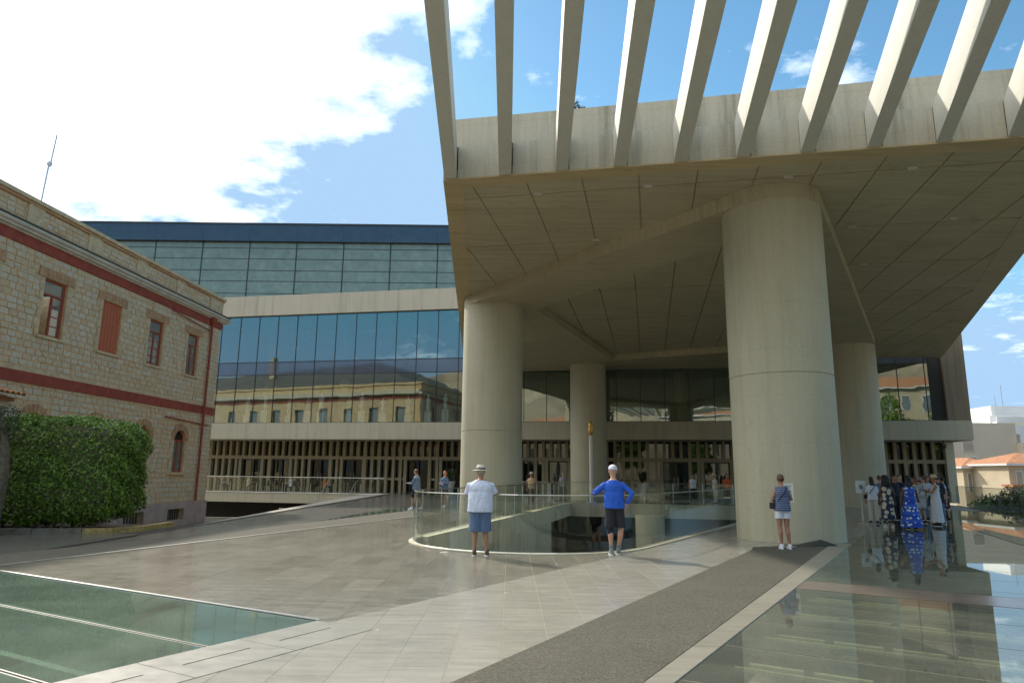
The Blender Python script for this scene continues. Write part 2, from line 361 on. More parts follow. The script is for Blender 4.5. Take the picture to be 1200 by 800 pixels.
H3 = [azl(K0, KD, -14), azl(K0, KD, 36.8), (24.5, 36.3), (6.4, -6.5)]
RAILA, RAILB = (6.4, -6.5), (27.4, 43.0)
deck = [[(-9.4, -8.4), (5.6, -8.4), (27.4, 43.0), xy(27.4, 3.2), xy(-19.2, 3.2)[:1]+(53.0,)], [(-9.4, 21), (-9.4, 53.6), (-11.05, 53.9)]]
deck[0] = [(-9.4, -8.4), (5.6, -8.4), (27.4, 43.0), xy(28.2, 3.3), xy(-9.6, 3.3)]
pieces = [ccw(p) for p in deck]
for h in (H1, H2, H3): pieces = subtract(pieces, h)
mb = MB()
for p in pieces: mb.prism(p, -.55, -.0028)
struct(mb.build('plaza', 'grout'))
# ---- marble tiles on the plaza
Wa, Wb = (-8.55, 12.0), azl((-8.55, 12.0), 19.3, 20)            # pale line on the left
Wn = azl(Wa, 19.3, -24)
GA, GB = (-.45, 5.71), azl((-.45, 5.71), 30.1, 12)
Bn, Bf = azl((-1.35, 8.8), 32.5, -2), azl((-1.35, 8.8), 32.5, 30)
holes = [H1, LEDG, H2, H3]
near = []; far = {'tile': MB(), 'tilel': MB(), 'tiled': MB()}
def lay(x0, x1, y0, y1, wx, wy, regions, ox=-1.43):
    i0 = int(math.floor((x0-ox)/wx)); i1 = int(math.ceil((x1-ox)/wx))
    for i in range(i0, i1):
        xa = ox+i*wx; off = (i*.37 % 1)*wy; j = 0
        y = y0-off
        while y < y1:
            cell = [(xa+.0025, y+.0025), (xa+wx-.0025, y+.0025), (xa+wx-.0025, y+wy-.0025), (xa+.0025, y+wy-.0025)]
            for mat, cuts in regions:
                p = cell
                for a, b, left in cuts:
                    p = clip(p, a, b, left)
                    if len(p) < 3: break
                if len(p) < 3 or abs(area(p)) < .01: continue
                ps = [p]
                for h in holes: ps = subtract(ps, h)
                ps = [q for q in ps if abs(area(q)) > .004]
                if not ps: continue
                cx, cy = xa+wx/2, y+wy/2
                vis = cy > 3 and abs(cx/cy) < .78
                near.append((math.hypot(cx, cy)+(0 if vis else 500), mat, ps))
            y += wy
D0 = deck[0]
inside = [(D0[i], D0[(i+1) % 5], True) for i in range(5)]
lay(-9.4, 28, 2.0, 53, .455, 1.15, [
    ('tile', inside+[(Wn, Wb, False), (Bn, Bf, True)]),
    ('tilel', inside+[(Wn, Wb, False), (Bn, Bf, False), (azl(K0, KD, -14), azl(K0, KD, 36.8), True)])])
lay(-11, 0, -6, 53.6, .91, 1.8, [('tiled', inside+[(Wn, Wb, True)])], ox=-11.02)
near.sort(key=lambda q: q[0])
plaza = bpy.data.objects['plaza']
for k, (d, mat, ps) in enumerate(near):
    z = random.uniform(-.001, 0)
    if k < 290:
        t = MB()
        for p in ps: t.prism(p, -.013, z)
        t.build('tile', mat, plaza)
    else:
        for p in ps: far[mat].prism(p, -.013, z)
for k, t in far.items():
    if t.v: stuff(t.build('distant_tiles', k, plaza))
# ---- bonded gravel paths, kerbs, borders
Gr0 = (1.07, 5.77)
struct(MB().prism([azl(GA, 30.1, -14), azl(GA, 30.1, 11.6), (5.6, 16.35), (7.9, 17.42), azl(Gr0, 30.5, -14)], -.006, .005).build('gravel_path', 'gravel'))
kb = thing('kerb_edging', 'pale stone kerb between the gravel path and the glass floor', 'kerb')
for i in range(-8, 14):
    a, b = azl(Gr0, 30.5, i*1.36+.004), azl(Gr0, 30.5, (i+1)*1.36-.004)
    c, d = azl(azl(K0, KD, (i+1)*1.36-.004), 0, 0), azl(K0, KD, i*1.36+.004)
    if b[1] > 17.6: break
    MB().prism([a, b, c, d], -.02, .009).build('kerb_stone', 'kerbs', kb)
struct(MB().prism([(-10.6, 11.2), (-9.66, 13.49), (-7.75, 18.0), (-6.45, 22.55), (-4.33, 30.26), (-2.75, 30.2), azl(Wa, 19.3, 17.5), (-8.6, 12.0), (-9.2, 10.0)], -.006, .004).build('left_gravel_path', 'gravel'))
kl = thing('pale_stone_line', 'thin pale stone line edging the left gravel path', 'kerb')
for i in range(-2, 14):
    a, b = azl(Wa, 19.3, i*1.25+.004), azl(Wa, 19.3, (i+1)*1.25-.004)
    MB().prism([a, b, azl(b, 109.3, .09), azl(a, 109.3, .09)], -.004, .012).build('edging_stone', 'kerbs', kl)
db = thing('drain_border', 'pale speckled stone border with slot drains beside the left glass floor', 'drain')
for i in range(8):
    a, b = azl(c0, 210.6, i*1.02+.004), azl(c0, 210.6, (i+1)*1.02-.004)
    q = [a, b, azl(b, 120.6, .78), azl(a, 120.6, .78)]
    s0, s1 = azl(azl(c0, 120.6, .36), 210.6, i*1.02+.17), azl(azl(c0, 120.6, .36), 210.6, i*1.02+.85)
    slot = [s0, s1, azl(s1, 120.6, .022), azl(s0, 120.6, .022)]
    t = MB()
    for p in subtract([ccw(q)], slot): t.prism(p, -.03, .004)
    t.build('border_slab', 'drain', db)
MB().prism([azl(azl(c0, 120.6, .3), 210.6, 8), azl(c0, 120.6, .3), azl(c0, 120.6, .44), azl(azl(c0, 120.6, .44), 210.6, 8)], -.08, -.035).build('drain_channel', 'dark', db)
MB().prism([c0, azl(c0, -60.5, 9), azl(azl(c0, -60.5, 9), 29.5, .05), azl(c0, 29.5, .05)], -.02, .012).build('steel_edge', 'metal', db)
# ---- glass floors
gl = thing('glass_floor', 'green tinted glass floor panels in the lower left of the plaza', 'glass floor')
lights = MB()
for i in range(7):
    a = azl(c0, 210.6, i*1.365+.03); b = azl(c0, 210.6, (i+1)*1.365-.03)
    q = [a, azl(a, -60.5, 8.0), azl(b, -60.5, 8.0), b]
    MB().prism(q, -.03, 0).build('glass_panel', 'gfloorL', gl)
    s0 = azl(c0, 210.6, (i+1)*1.365-.03)
    for e in (.0, .045): s1 = azl(s0, 210.6, e); MB().prism([s1, azl(s1, -60.5, 8), azl(azl(s1, -60.5, 8), 210.6, .018), azl(s1, 210.6, .018)], -.1, -.002).build('joint_strip', 'kerbs', gl)
    MB().prism([azl(s0, 210.6, .018), azl(azl(s0, 210.6, .018), -60.5, 8), azl(azl(s0, 210.6, .045), -60.5, 8), azl(s0, 210.6, .045)], -.12, -.012).build('joint_channel', 'frame', gl)
    a = azl(a, 210.6, .25)
    MB().prism([a, azl(a, -60.5, 8), azl(azl(a, -60.5, 8), 210.6, .1), azl(a, 210.6, .1)], -.5, -.35).build('steel_beam', 'metal', gl)
gr = thing('glass_floor', 'mirror-like glass floor filling the lower right of the plaza', 'glass floor')
t = -13.5+.02; hole3 = H3
ts = [1.5+1.36*k for k in range(-11, 27)]
def crossline(t0, t1, z0, z1, mat, name, inset=.0):
    p = [azl(K0, KD, t0), azl(azl(K0, KD, t0), KD+90, 30), azl(azl(K0, KD, t1), KD+90, 30), azl(K0, KD, t1)]
    p = inter(ccw(p), ccw(hole3))
    if len(p) > 2 and abs(area(p)) > .02: return MB().prism(p, z0, z1).build(name, mat, gr)
for a, b in zip(ts[:-1], ts[1:]):
    segs = [(a, b)]
    if a < 5.55 < b: segs = [(a, 5.53)]
    elif a < 6.47 < b or b < 6.47 and a > 5.5: segs = [(6.47, b)]
    for s0, s1 in segs:
        if s1-s0 > .08: crossline(s0+.012, s1-.012, -.04, 0, 'gfloor', 'glass_panel')
    if -6 < a < 30:
        crossline(a-.010, a+.010, -.05, -.004, 'kerbs', 'joint_strip')
        crossline(a-.22, a-.18, -.50, -.30, 'metal', 'steel_beam')
crossline(5.55, 6.45, -.05, .002, 'band_st', 'stone_strip')
for a in ts:
    if not (-3 < a < 6.2): continue
    for k in range(20):
        p0 = azl(azl(K0, KD, a-.31), KD+90, .30+k*.545)
        q = [p0, azl(p0, KD+90, .455), azl(azl(p0, KD+90, .455), KD, .065), azl(p0, KD, .065)]
        MB().prism(q, -.11, -.07).build('light_cover', 'lightcov', gr)
    p0 = azl(azl(K0, KD, a-.43), KD+90, .2)
    MB().prism([p0, azl(p0, KD+90, 11.5), azl(azl(p0, KD+90, 11.5), KD, .035), azl(p0, KD, .035)], -.11, -.08).build('light_rail', 'lightcov', gr)
tg = struct(MB().prism([(-6.35, 22.9), (-4.35, 30.3), (-3.9, 34), (-5.6, 31)], .0, .006).build('inlaid_glass', 'gfloorL'))
# ---- excavation below
struct(MB().box(-26, 34, 53.2, 54, -5, -.56, MU).build('excavation_wall', 'dark')) if False else None
ex = struct(MB().prism([(-26, 75), (-26, 40.1), (-9.5, 40.1), (-9.5, -8), (31.9, -8), (31.9, 75)], -5.0, -4.96).build('excavation_floor', 'pit'))
rw = thing('excavated_ruins', 'low ancient rubble walls in the dig below the plaza opening', 'ruins')
for k in range(16):
    x, y = random.uniform(-6, 22), random.uniform(10, 44); a = random.choice((0, 1))
    w = MB(); n = random.randint(5, 10)
    for q in range(n):
        for zz in range(3):
            sx = random.uniform(.35, .6); xx = x+q*.55*(1-a); yy = y+q*.55*a
            w.box(xx, xx+sx, yy, yy+random.uniform(.35, .55), -4.95+zz*.3, -4.67+zz*.3)
    w.build('rubble_wall', 'ostone', rw)
for i, (x0, x1, y0, y1) in enumerate([(-9.44, -9.2, -8, 53)]):
    struct(MB().box(x0, x1, y0, y1, -5, -.56).build('retaining_wall', 'wallc'))
lp = MB(); lp.prism([(7.6, 26.5), (12.6, 34.5), (14.6, 38), (8.0, 39.5), (6.6, 33.0)], -1.9, -1.7); struct(lp.build('lower_landing', 'tiled'))
# ================================================================== OPENING: beam, pier walls, balustrade
op = thing('opening_edge_beam', 'curved pale concrete beam rimming the central plaza opening', 'beam')
rim = arc+[(15.9, 38.0)]
rin = [(OC[0]+(OR-.15)*math.cos(math.radians(a)), OC[1]+(OR-.22)*math.sin(math.radians(a))) for a in [166+i*(164/20) for i in range(21)]]+[(15.7, 38.1)]
t = MB()
def wallstrip(t, outer, inner, z0, z1):
    n = len(outer); vs = [(x, y, z) for P in (outer, inner) for z in (z0, z1) for x, y in P]
    fs = []
    for i in range(n-1):
        o0, o1, i0, i1 = i, n+i, 2*n+i, 3*n+i
        fs += [(o0, o0+1, o1+1, o1), (i0, i1, i1+1, i0+1), (o1, o1+1, i1+1, i1), (o0, i0, i0+1, o0+1)]
    fs += [(0, n, 3*n, 2*n), (n-1, 2*n-1+0, 4*n-1, 3*n-1)]
    t.add(vs, fs)
wallstrip(t, rim, rin, -.62, .016); t.build('curved_beam', 'ledge', op, smooth=True, flipfix=True)
t = MB(); LA, LB = arc[0], (3.26, 40.5)
nl = (math.cos(math.radians(-14)), math.sin(math.radians(-14)))
t.prism([LA, LB, (LB[0]+nl[0]*.3, LB[1]+nl[1]*.3), (LA[0]+nl[0]*.3, LA[1]+nl[1]*.3)], -.68, .018); t.build('side_beam', 'wallc', op)
t = MB(); a, b = azl(LA, 14, 2.5), azl(LA, 14, 18.6)
t.prism([(a[0]-.3, a[1]), (b[0]-.3, b[1]), (b[0]-.02, b[1]), (a[0]-.02, a[1])], -5, -.69); t.build('pier_wall', 'wallc', op)
MB().prism([xy(1, -9.0), xy(18.5, -9.0), xy(18.5, -8.6), xy(1, -8.6)], -.72, .02).build('terrace_edge_beam', 'ledge', op)
MB().lathe([(.8, -5), (.8, -.56)], 7.75, 39.0, 20).build('round_pier', 'wallc', op, smooth=True)
def balustrade(name, label, pts, group=None, h=1.16, pane=1.45, mat='gbal', posts=False, z=0.0, railr=.014):
    r = thing(name, label, 'railing', (pts[0][0], pts[0][1], z), group=group)
    # resample
    d = [0]
    for p, q in zip(pts[:-1], pts[1:]): d.append(d[-1]+math.dist(p, q))
    def at(s_):
        for i in range(len(d)-1):
            if s_ <= d[i+1]+1e-6:
                k = (s_-d[i])/(d[i+1]-d[i]); return (pts[i][0]+(pts[i+1][0]-pts[i][0])*k, pts[i][1]+(pts[i+1][1]-pts[i][1])*k)
        return pts[-1]
    n = max(1, round(d[-1]/pane)); L_ = d[-1]/n
    for i in range(n):
        ss = [i*L_+.008+(L_-.016)*k/6 for k in range(7)] if len(pts) > 4 else [i*L_+.008, (i+1)*L_-.008]
        o = [at(x) for x in ss]; w = []
        for k in range(len(o)):
            a, b = o[max(0, k-1)], o[min(len(o)-1, k+1)]; dx, dy = b[0]-a[0], b[1]-a[1]; l = math.hypot(dx, dy); w.append((o[k][0]-dy/l*.015, o[k][1]+dx/l*.015))
        t = MB(); wallstrip(t, o, w, z+.02, z+h); t.build('glass_pane', mat, r, smooth=len(pts) > 4, flipfix=True)
        if posts:
            p = at(i*L_); MB().tube([(p[0], p[1], z), (p[0], p[1], z+h)], .016, 6).build('post', 'metal', r)
    ss = [d[-1]*k/40 for k in range(41)] if len(pts) > 4 else d
    MB().tube([(*at(x), z+h+.012) for x in ss], railr, 6).build('top_rail', 'metal', r)
    MB().tube([(*at(x), z+.012) for x in ss], .018, 4).build('base_channel', 'metal', r)
    return r
ri2 = [(OC[0]+(OR-.1)*math.cos(math.radians(a)), OC[1]+(OR-.1)*math.sin(math.radians(a))) for a in [166+i*(164/20) for i in range(21)]]
balustrade('glass_balustrade', 'curved glass balustrade wrapping the front of the plaza opening', ri2+[azl(ri2[-1], 30, k*3) for k in range(1, 9)])
balustrade('glass_balustrade', 'straight glass balustrade running along the far left side of the opening', [azl(ri2[0], 14, .05), azl(ri2[0], 14, 23)], posts=True)
balustrade('glass_balustrade', 'glass balustrade with steel posts at the far end of the opening', [xy(1.4, -8.75), xy(17.5, -8.75)], posts=True, pane=1.6)
balustrade('glass_balustrade', 'glass balustrade at the right edge of the plaza above the shrubs', [(8.5, -1.5), (27.2, 42.6)], pane=2.0)
balustrade('glass_balustrade', 'glass balustrade along the cafe terrace beneath the museum overhang', [xy(-25.5, -.02), xy(-9.6, -.02)], pane=1.66, posts=True, mat='gbal')
# ================================================================== MUSEUM BUILDING
mus = thing('museum_building', 'large modern concrete and glass museum with stacked glazed storeys', 'building', (0, 49.9, 0))
for k in range(12):
    a = -31.5+k*5.15; b = min(a+5.14, 30.2)
    MB().box(a, b, 0, 3.6, 4.05, 5.30, MU).build('ledge_panel', 'ledge', mus)
for k in range(12):
    a = -31.5+k*5.15; b = min(a+5.14, 30.2)
    MB().box(a, b, 0, 3.6, 13.95, 15.60, MU).build('band_panel', 'band', mus)
xs0 = -24.3
U_ = [xs0+1.68*k for k in range(-4, 32)]
for k, u in enumerate(U_):
    if u > 28.0: break
    b = min(u+1.68, 28.0)
    for z0, z1, nm, mt in ((5.31, 9.1, 'glass_pane', 'gfac'), (9.11, 10.14, 'spandrel_panel', 'gspan'), (10.15, 13.94, 'glass_pane', 'gmid')):
        if u > -3 and z0 > 9.105: mt = 'gspan' if z0 > 10 else mt
        MB().box(u+.025, b-.025, .20, .23, z0, z1, MU).build(nm, mt, mus)
    MB().box(u-.02, u+.02, .16, .34, 5.305, 13.945, MU).build('mullion', 'frame', mus)
for z in (5.32, 9.105, 10.145, 13.9):
    MB().box(-31.4, 28.0, .17, .30, z-.03, z+.03, MU).build('transom', 'frame', mus)
# gallery interiors
MB().box(-31.4, 28.4, 6.0, 6.2, 5.3, 13.94, MU).build('gallery_back_wall', 'intw', mus)
MB().box(-31.4, 28.4, .4, 6.0, 5.05, 5.32, MU).build('gallery_floor', 'intw', mus)
MB().box(-31.4, 28.4, .4, 6.0, 9.15, 10.1, MU).build('upper_gallery_floor', 'intw', mus)
for k in range(8):
    x, y, _ = MU((-28+k*6.7, 3.2, 0)); MB().lathe([(.45, 5.32), (.45, 13.94)], x, y, 16).build('gallery_column', 'ledge', mus, smooth=True)
MB().box(28.0, 28.85, .3, 6, 5.3, 13.95, MU).build('dark_reveal', 'dark', mus)
MB().prism([(28.85, .05), (30.2, .05), (30.2, 9), (28.85, 9)], 5.30, 13.95, MU).build('end_wall', 'brownw', mus)
MB().box(-31.4, 30.1, 3.6, 24, 13.94, 15.5, MU).build('roof_slab', 'ledge', mus)
MB().box(-31.4, 30.1, 12, 12.3, -5, 13.94, MU).build('core_wall', 'dark', mus)
MB().box(29.62, 30.15, 3.0, 12, .0, 4.04, MU).build('corner_core', 'wallc', mus)
# top glass box, turned out of line with the storeys below
YB = 56.6; kk = YB/52.0
def zk(z): return 1.6+(z-1.6)*kk
xs = [-28.44+3.74*k for k in range(-5, 16)]; xs = [x*kk for x in xs]
zr = [zk(z) for z in (13.6, 15.28, 16.28, 17.16, 18.11, 18.99, 19.49)]
for x, x2 in zip(xs[:-1], xs[1:]):
    for z0, z1 in zip(zr[:-1], zr[1:]):
        MB().box(x+.05, x2-.05, YB, YB+.04, z0+.03, z1-.03).build('glass_louvre', 'gtop', mus)
    MB().box(x-.05, x+.05, YB-.02, YB+.12, zr[0], zr[-1]-.03).build('mullion', 'frame', mus)
    MB().box(x+.005, x2-.005, YB-.35, YB+.3, zr[-1], zk(20.85)).build('roof_band_panel', 'gnavy', mus)
for z in zr[1:-1]: MB().box(xs[0], xs[-1], YB-.01, YB+.1, z-.028, z+.028).build('transom', 'frame', mus)
MB().box(xs[0], xs[-1], YB-.4, YB+22, zk(20.85)+.002, zk(20.85)+.15).build('roof', 'frame', mus)
MB().box(xs[0], xs[-1], YB+2.2, YB+2.4, zr[0], zr[-1]).build('inner_wall', 'intw', mus)
MB().box(xs[-1], xs[-1]+.3, YB, YB+22, zr[0], zk(20.85)).build('side_wall', 'gnavy', mus)
# ground-floor precast screen
doors = [(-23.4, -21.6), (-20.7, -19.05), (-17.2, -15.55), (-14.4, -12.7), (-9.0, -7.2), (-6.1, -4.35), (.3, 1.2), (2.25, 3.75), (10.75, 12.6), (13.65, 15.5), (19.2, 21)]
def in_door(u): return any(a-.05 < u < b+.05 for a, b in doors)
VZ = 3.1
mb_g = MB().box(-31, 29.6, VZ+.34, VZ+.37, 0, 4.05, MU).build('lobby_glazing', 'gdoor', mus)
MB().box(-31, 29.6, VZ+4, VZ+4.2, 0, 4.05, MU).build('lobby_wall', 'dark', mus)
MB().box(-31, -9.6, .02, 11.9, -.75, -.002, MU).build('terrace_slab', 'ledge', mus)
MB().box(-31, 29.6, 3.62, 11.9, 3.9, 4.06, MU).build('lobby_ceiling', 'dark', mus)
u = -30.5; i = 0
while u < 29.3:
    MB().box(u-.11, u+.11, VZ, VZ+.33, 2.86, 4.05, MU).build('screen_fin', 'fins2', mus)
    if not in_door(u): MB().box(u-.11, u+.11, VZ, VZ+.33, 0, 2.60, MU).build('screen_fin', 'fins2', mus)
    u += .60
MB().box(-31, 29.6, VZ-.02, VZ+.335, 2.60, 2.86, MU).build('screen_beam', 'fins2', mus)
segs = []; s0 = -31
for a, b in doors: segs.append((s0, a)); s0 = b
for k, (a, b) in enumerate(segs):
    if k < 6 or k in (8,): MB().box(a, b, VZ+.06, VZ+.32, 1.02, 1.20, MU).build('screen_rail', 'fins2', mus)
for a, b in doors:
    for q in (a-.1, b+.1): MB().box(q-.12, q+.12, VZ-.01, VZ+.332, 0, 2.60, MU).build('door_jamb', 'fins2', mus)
    mid = (a+b)/2
    for x0, x1 in ((a+.02, mid-.01), (mid+.01, b-.02)):
        d_ = MB(); w = .06
        d_.box(x0, x0+w, VZ+.12, VZ+.18, .02, 2.58, MU).box(x1-w, x1, VZ+.12, VZ+.18, .02, 2.58, MU).box(x0+w, x1-w, VZ+.12, VZ+.18, 2.5, 2.58, MU).box(x0+w, x1-w, VZ+.12, VZ+.18, .02, .14, MU)
        o = d_.build('door', 'frame', mus)
        MB().tube([MU(((x1 if x0 < mid-.1 else x0)+(-.12 if x0 < mid-.1 else .12), VZ+.08, z)) for z in (.8, 1.5)], .014, 6).build('handle', 'metal', o)
# ================================================================== CANOPY
def inset(poly, d):
    P = ccw(poly); n = len(P); r = P
    for i in range(n):
        a, b = P[i], P[(i+1) % n]; dx, dy = b[0]-a[0], b[1]-a[1]; l = math.hypot(dx, dy); o = (-dy/l*d[i], dx/l*d[i])
        r = clip(r, (a[0]+o[0], a[1]+o[1]), (b[0]+o[0], b[1]+o[1]))
    return r
can = thing('entrance_canopy', 'huge cantilevered concrete entrance canopy with fan of slanting fins', 'canopy', (7.4, 18.6, 0))
A_, B_, C_, D_ = (-1.92, 17.385), (13.75, 14.25), (28.1, 43.9), (-3.5, 50.6)
canp = [A_, B_, C_, D_]
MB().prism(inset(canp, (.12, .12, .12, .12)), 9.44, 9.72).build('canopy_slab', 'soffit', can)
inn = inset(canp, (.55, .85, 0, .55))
P_ = [(-2.15, 30.6), (-1.9, 29.55), (6.35, 17.33), (7.0, 17.2), (8.2, 17.25), (8.75, 18.2), (22.6, 43.2), (22.8, 45.3), (-3.3, 50.3), (-2.75, 38)]
def hull(pts):
    pts = sorted(set(pts)); 
    def half(ps):
        h = []
        for p in ps:
            while len(h) > 1 and (h[-1][0]-h[-2][0])*(p[1]-h[-2][1])-(h[-1][1]-h[-2][1])*(p[0]-h[-2][0]) <= 0: h.pop()
            h.append(p)
        return h
    return half(pts)[:-1]+half(pts[::-1])[:-1]
Pc = hull([(cx+r*math.cos(2*math.pi*k/48), cy+r*math.sin(2*math.pi*k/48)) for cx, cy, r in ((7.4, 18.62, 1.352), (-.85, 30.35, 1.347), (19.4, 38.6, 1.337)) for k in range(48)]+[(22.6, 44.6), (20, 45.8), (-3.3, 50.2)])
Q_ = [(1.1, 30.4), (7.0, 20.9), (8.6, 20.9), (17.2, 38.6), (6.6, 44.2)]
def grid_panels(poly, z0, z1, name, u_off, pitch_u, v_cuts, hole=None, gap=.018, mat='soffit'):
    us = [u_off+pitch_u*k for k in range(-12, 24)]
    for i in range(len(us)-1):
        for j in range(len(v_cuts)-1):
            c = [xy(us[i]+gap, v_cuts[j]+.03), xy(us[i+1]-gap, v_cuts[j]+.03), xy(us[i+1]-gap, v_cuts[j+1]-.03), xy(us[i]+gap, v_cuts[j+1]-.03)]
            p = inter(ccw(c), ccw(poly))
            if len(p) < 3 or abs(area(p)) < .02: continue
            ps = [p] if not hole else subtract([p], hole)
            if not ps: continue
            t = MB()
            for q in ps: t.prism(q, z0+random.uniform(0, .006), z1)
            t.build(name, mat, can)
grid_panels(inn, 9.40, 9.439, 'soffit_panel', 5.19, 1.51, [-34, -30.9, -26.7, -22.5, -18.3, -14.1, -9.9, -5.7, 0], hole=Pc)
# border strips of the soffit
t = MB(); k = 0
for p in subtract([ccw(canp)], ccw(inn)):
    mx_ = sum(q[0] for q in p)/len(p); my_ = sum(q[1] for q in p)/len(p)
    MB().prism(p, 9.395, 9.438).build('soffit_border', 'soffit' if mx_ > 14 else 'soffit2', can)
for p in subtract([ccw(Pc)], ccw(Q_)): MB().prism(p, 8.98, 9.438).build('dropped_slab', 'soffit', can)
grid_panels(Q_, 9.36, 9.435, 'soffit_panel', 5.19+1.51*.8, 1.51, [-34, -26, -20.5, -15, -9.5, -4, 0])
# fascia
def off(p, q, d): dx, dy = q[0]-p[0], q[1]-p[1]; l = math.hypot(dx, dy); return (-dy/l*d, dx/l*d)
nfin = 12
fx = [(-1.9+.2, 0)]
FU0, FU1 = uv(*A_)[0], uv(*B_)[0]
fu = [FU0+.20+1.518*k for k in range(11)]      # fin positions along the fascia
for k in range(len(fu)-1):
    a, b = fu[k]+.20, fu[k+1]-.16
    MB().box(a, b, -32.24, -31.9, 9.44, 10.36, MU).build('fascia_panel', 'fascia', can)
for k in range(5):
    a = FU0+k*(FU1-FU0)/5; b = a+(FU1-FU0)/5-.012
    MB().box(a, b, -32.19, -31.85, 10.375, 11.20, MU).build('upper_fascia_panel', 'fascia', can)
MB().box(FU0, FU1, -31.9, -31.6, 9.72, 11.1, MU).build('fascia_core', 'dark', can)
for P0, P1, nm in ((D_, A_, 'side_fascia'), (B_, C_, 'side_fascia')):
    o = off(P0, P1, .3); MB().prism([P0, P1, (P1[0]+o[0], P1[1]+o[1]), (P0[0]+o[0], P0[1]+o[1])], 9.445, 11.18).build(nm, 'fascia', can)
# fins: fanned blades reaching out over the forecourt
def finline(k):     # (base point, tip point) in plan of the fin's middle line
    u0 = fu[k]; b = Vector(xy(u0, -32.25))
    x10 = -1.38+1.185*k          # where it passes Y = 10.1
    d = Vector((x10, 10.1))-b; d = d/abs(d.y); return b, d
for k in range(11):
    b, d = finline(k); n = Vector((d.y, -d.x)).normalized(); w = .165; Lg = 12.6
    tip = b+d*Lg; vs = []
    dn = Vector((1, 0)); w0 = .165; w1 = .17
    for (p, ww, zt) in ((b+d*(-.02), w0, 10.37), (tip, w1, 10.37)):
        for s_ in (-1, 1):
            q = p+Vector((s_*ww, 0 if p is not None else 0))
            vs += [(q.x, q.y-(.0), 9.435), (q.x, q.y, zt)]
    t = MB(); t.add(vs, [(0, 1, 3, 2), (4, 6, 7, 5), (0, 4, 5, 1), (2, 3, 7, 6), (0, 2, 6, 4), (1, 5, 7, 3)]); t.build('canopy_fin', 'fin', can, flipfix=True)
for (u_, v_) in ((6.9, -30.95), (9.95, -30.95), (13.6, -30.95), (16.6, -30.95), (19.1, -27), (8.2, -26.8), (16.3, -26.7), (17.8, -22.5)):
    p = xy(u_, v_); MB().rings([(p[0], p[1], 9.37, .12, .07), (p[0], p[1], 9.40, .14, .085)], 14).build('soffit_lamp', 'pot', can)
def column(cx, cy, r, zt, label, grooves=(4.25,)):
    prof = [(r, -.05)]; z = -.05
    for g in grooves: prof += [(r, g-.012), (r-.02, g-.008), (r-.02, g+.008), (r, g+.012)]
    prof += [(r, zt)]
    o = MB().lathe(prof, cx, cy, 72).build('column', 'col', can, smooth=True); o['label'] = label; return o
column(7.4, 18.62, 1.345, 9.44, 'nearest and widest concrete column', (4.25,))
column(-.85, 30.35, 1.34, 9.2, 'left front concrete column', (3.4,))
column(5.25, 46.6, 1.22, 9.2, 'small looking column in front of the museum glazing', (3.8,))
column(19.4, 38.6, 1.33, 9.2, 'rear right concrete column', (4.25,))
for (x, y, z, s_) in ((1.2, 18.0, 9.72, 1.0), (12.6, 15.2, 9.72, .9)):
    pass
# ================================================================== OLD STONE BUILDING
def OB(v): s_, z, d = v; return Vector((-18+.0625*s_+.998*d, s_-.0624*d, z))      # (along wall, height, proud)
ob = thing('stone_building', 'old two-storey limestone building with red bands at the left', 'building', (-15.9, 30, -1))
Y0, Y1 = 13.0, 36.15
up = [(19.95+.08, 21.2), (23.33, 24.48), (26.5, 27.72), (29.74, 30.85), (32.97, 34.0)]
lo = [(23.2, 24.2), (26.45, 27.45), (29.65, 30.65), (32.66, 33.64)]
bw = [(29.3, 30.75), (32.62, 34.05)]
def rect(a, b, c, d): return [(a, c), (b, c), (b, d), (a, d)]
def archpoly(a, b, z0, z1, n=10):
    r = (b-a)/2; c = (a+b)/2; zc = z1-r
    return [(a, z0), (b, z0)]+[(c+r*math.cos(math.pi*i/n), zc+r*math.sin(math.pi*i/n)) for i in range(n+1)]
body = [rect(Y0, Y1, -1.0, 10.55)]
hol = [rect(a, b, 6.2, 8.24) for a, b in up]+[archpoly(a, b, 1.5, 3.5) for a, b in lo]+[rect(a, b, -.72, -.2) for a, b in bw]
for h in hol: body = subtract(body, h)
t = MB()
for p in body: t.prism(p, -.42, -.012, OB)
t.build('wall', 'mortar', ob, flipfix=True)
blk = []
def rows(z0, z1, h=.222, avoid=(), y0=Y0+.02, y1=Y1-.0):
    z = z0
    while z < z1-.08:
        hh = min(h*random.uniform(.94, 1.06), z1-z); y = y0-random.uniform(0, .3)
        while y < y1:
            w = random.uniform(.27, .47); a, b = max(y, y0), min(y+w, y1)
            if b-a > .08:
                ps = [rect(a+.021, b-.021, z+.019, z+hh-.019)]
                for q in avoid: ps = subtract(ps, q)
                for p in ps:
                    if abs(area(p)) > .008: blk.append((p, random.uniform(-.004, .016)))
            y += w
        z += hh
av = []
for a, b in up: av.append(rect(a-.19, b+.19, 6.08, 8.24)); av.append(rect(a-.34, b+.34, 8.23, 8.60))
for a, b in lo: av.append([(p[0], p[1]) for p in archpoly(a-.3, b+.3, 1.3, 3.8)])
rows(.12, 4.42, avoid=av); rows(5.02, 9.03, avoid=av); 
pier_s = [(22.1, 22.85), (25.2, 25.95), (28.3, 29.05), (31.5, 32.2), (34.7, 36.1)]
rows(9.77, 10.5, h=.183, avoid=[rect(a-.01, b+.01, 9.7, 10.6) for a, b in pier_s])
def blk_key(q):
    p = q[0]; c = sum(x for x, _ in p)/len(p); z = sum(z for _, z in p)/len(p)
    v = OB((c, z, 0)); vis = v.y > 20.9 and (z > 2.9 or v.y > 28)
    return v.length+(0 if vis else 300)
blk.sort(key=blk_key); rest = MB()
for k, (p, d) in enumerate(blk):
    if k < 280: MB().prism(p, -.05, d, OB).build('stone_block', 'ostone', ob, flipfix=True)
    else: rest.prism(p, -.05, d, OB)
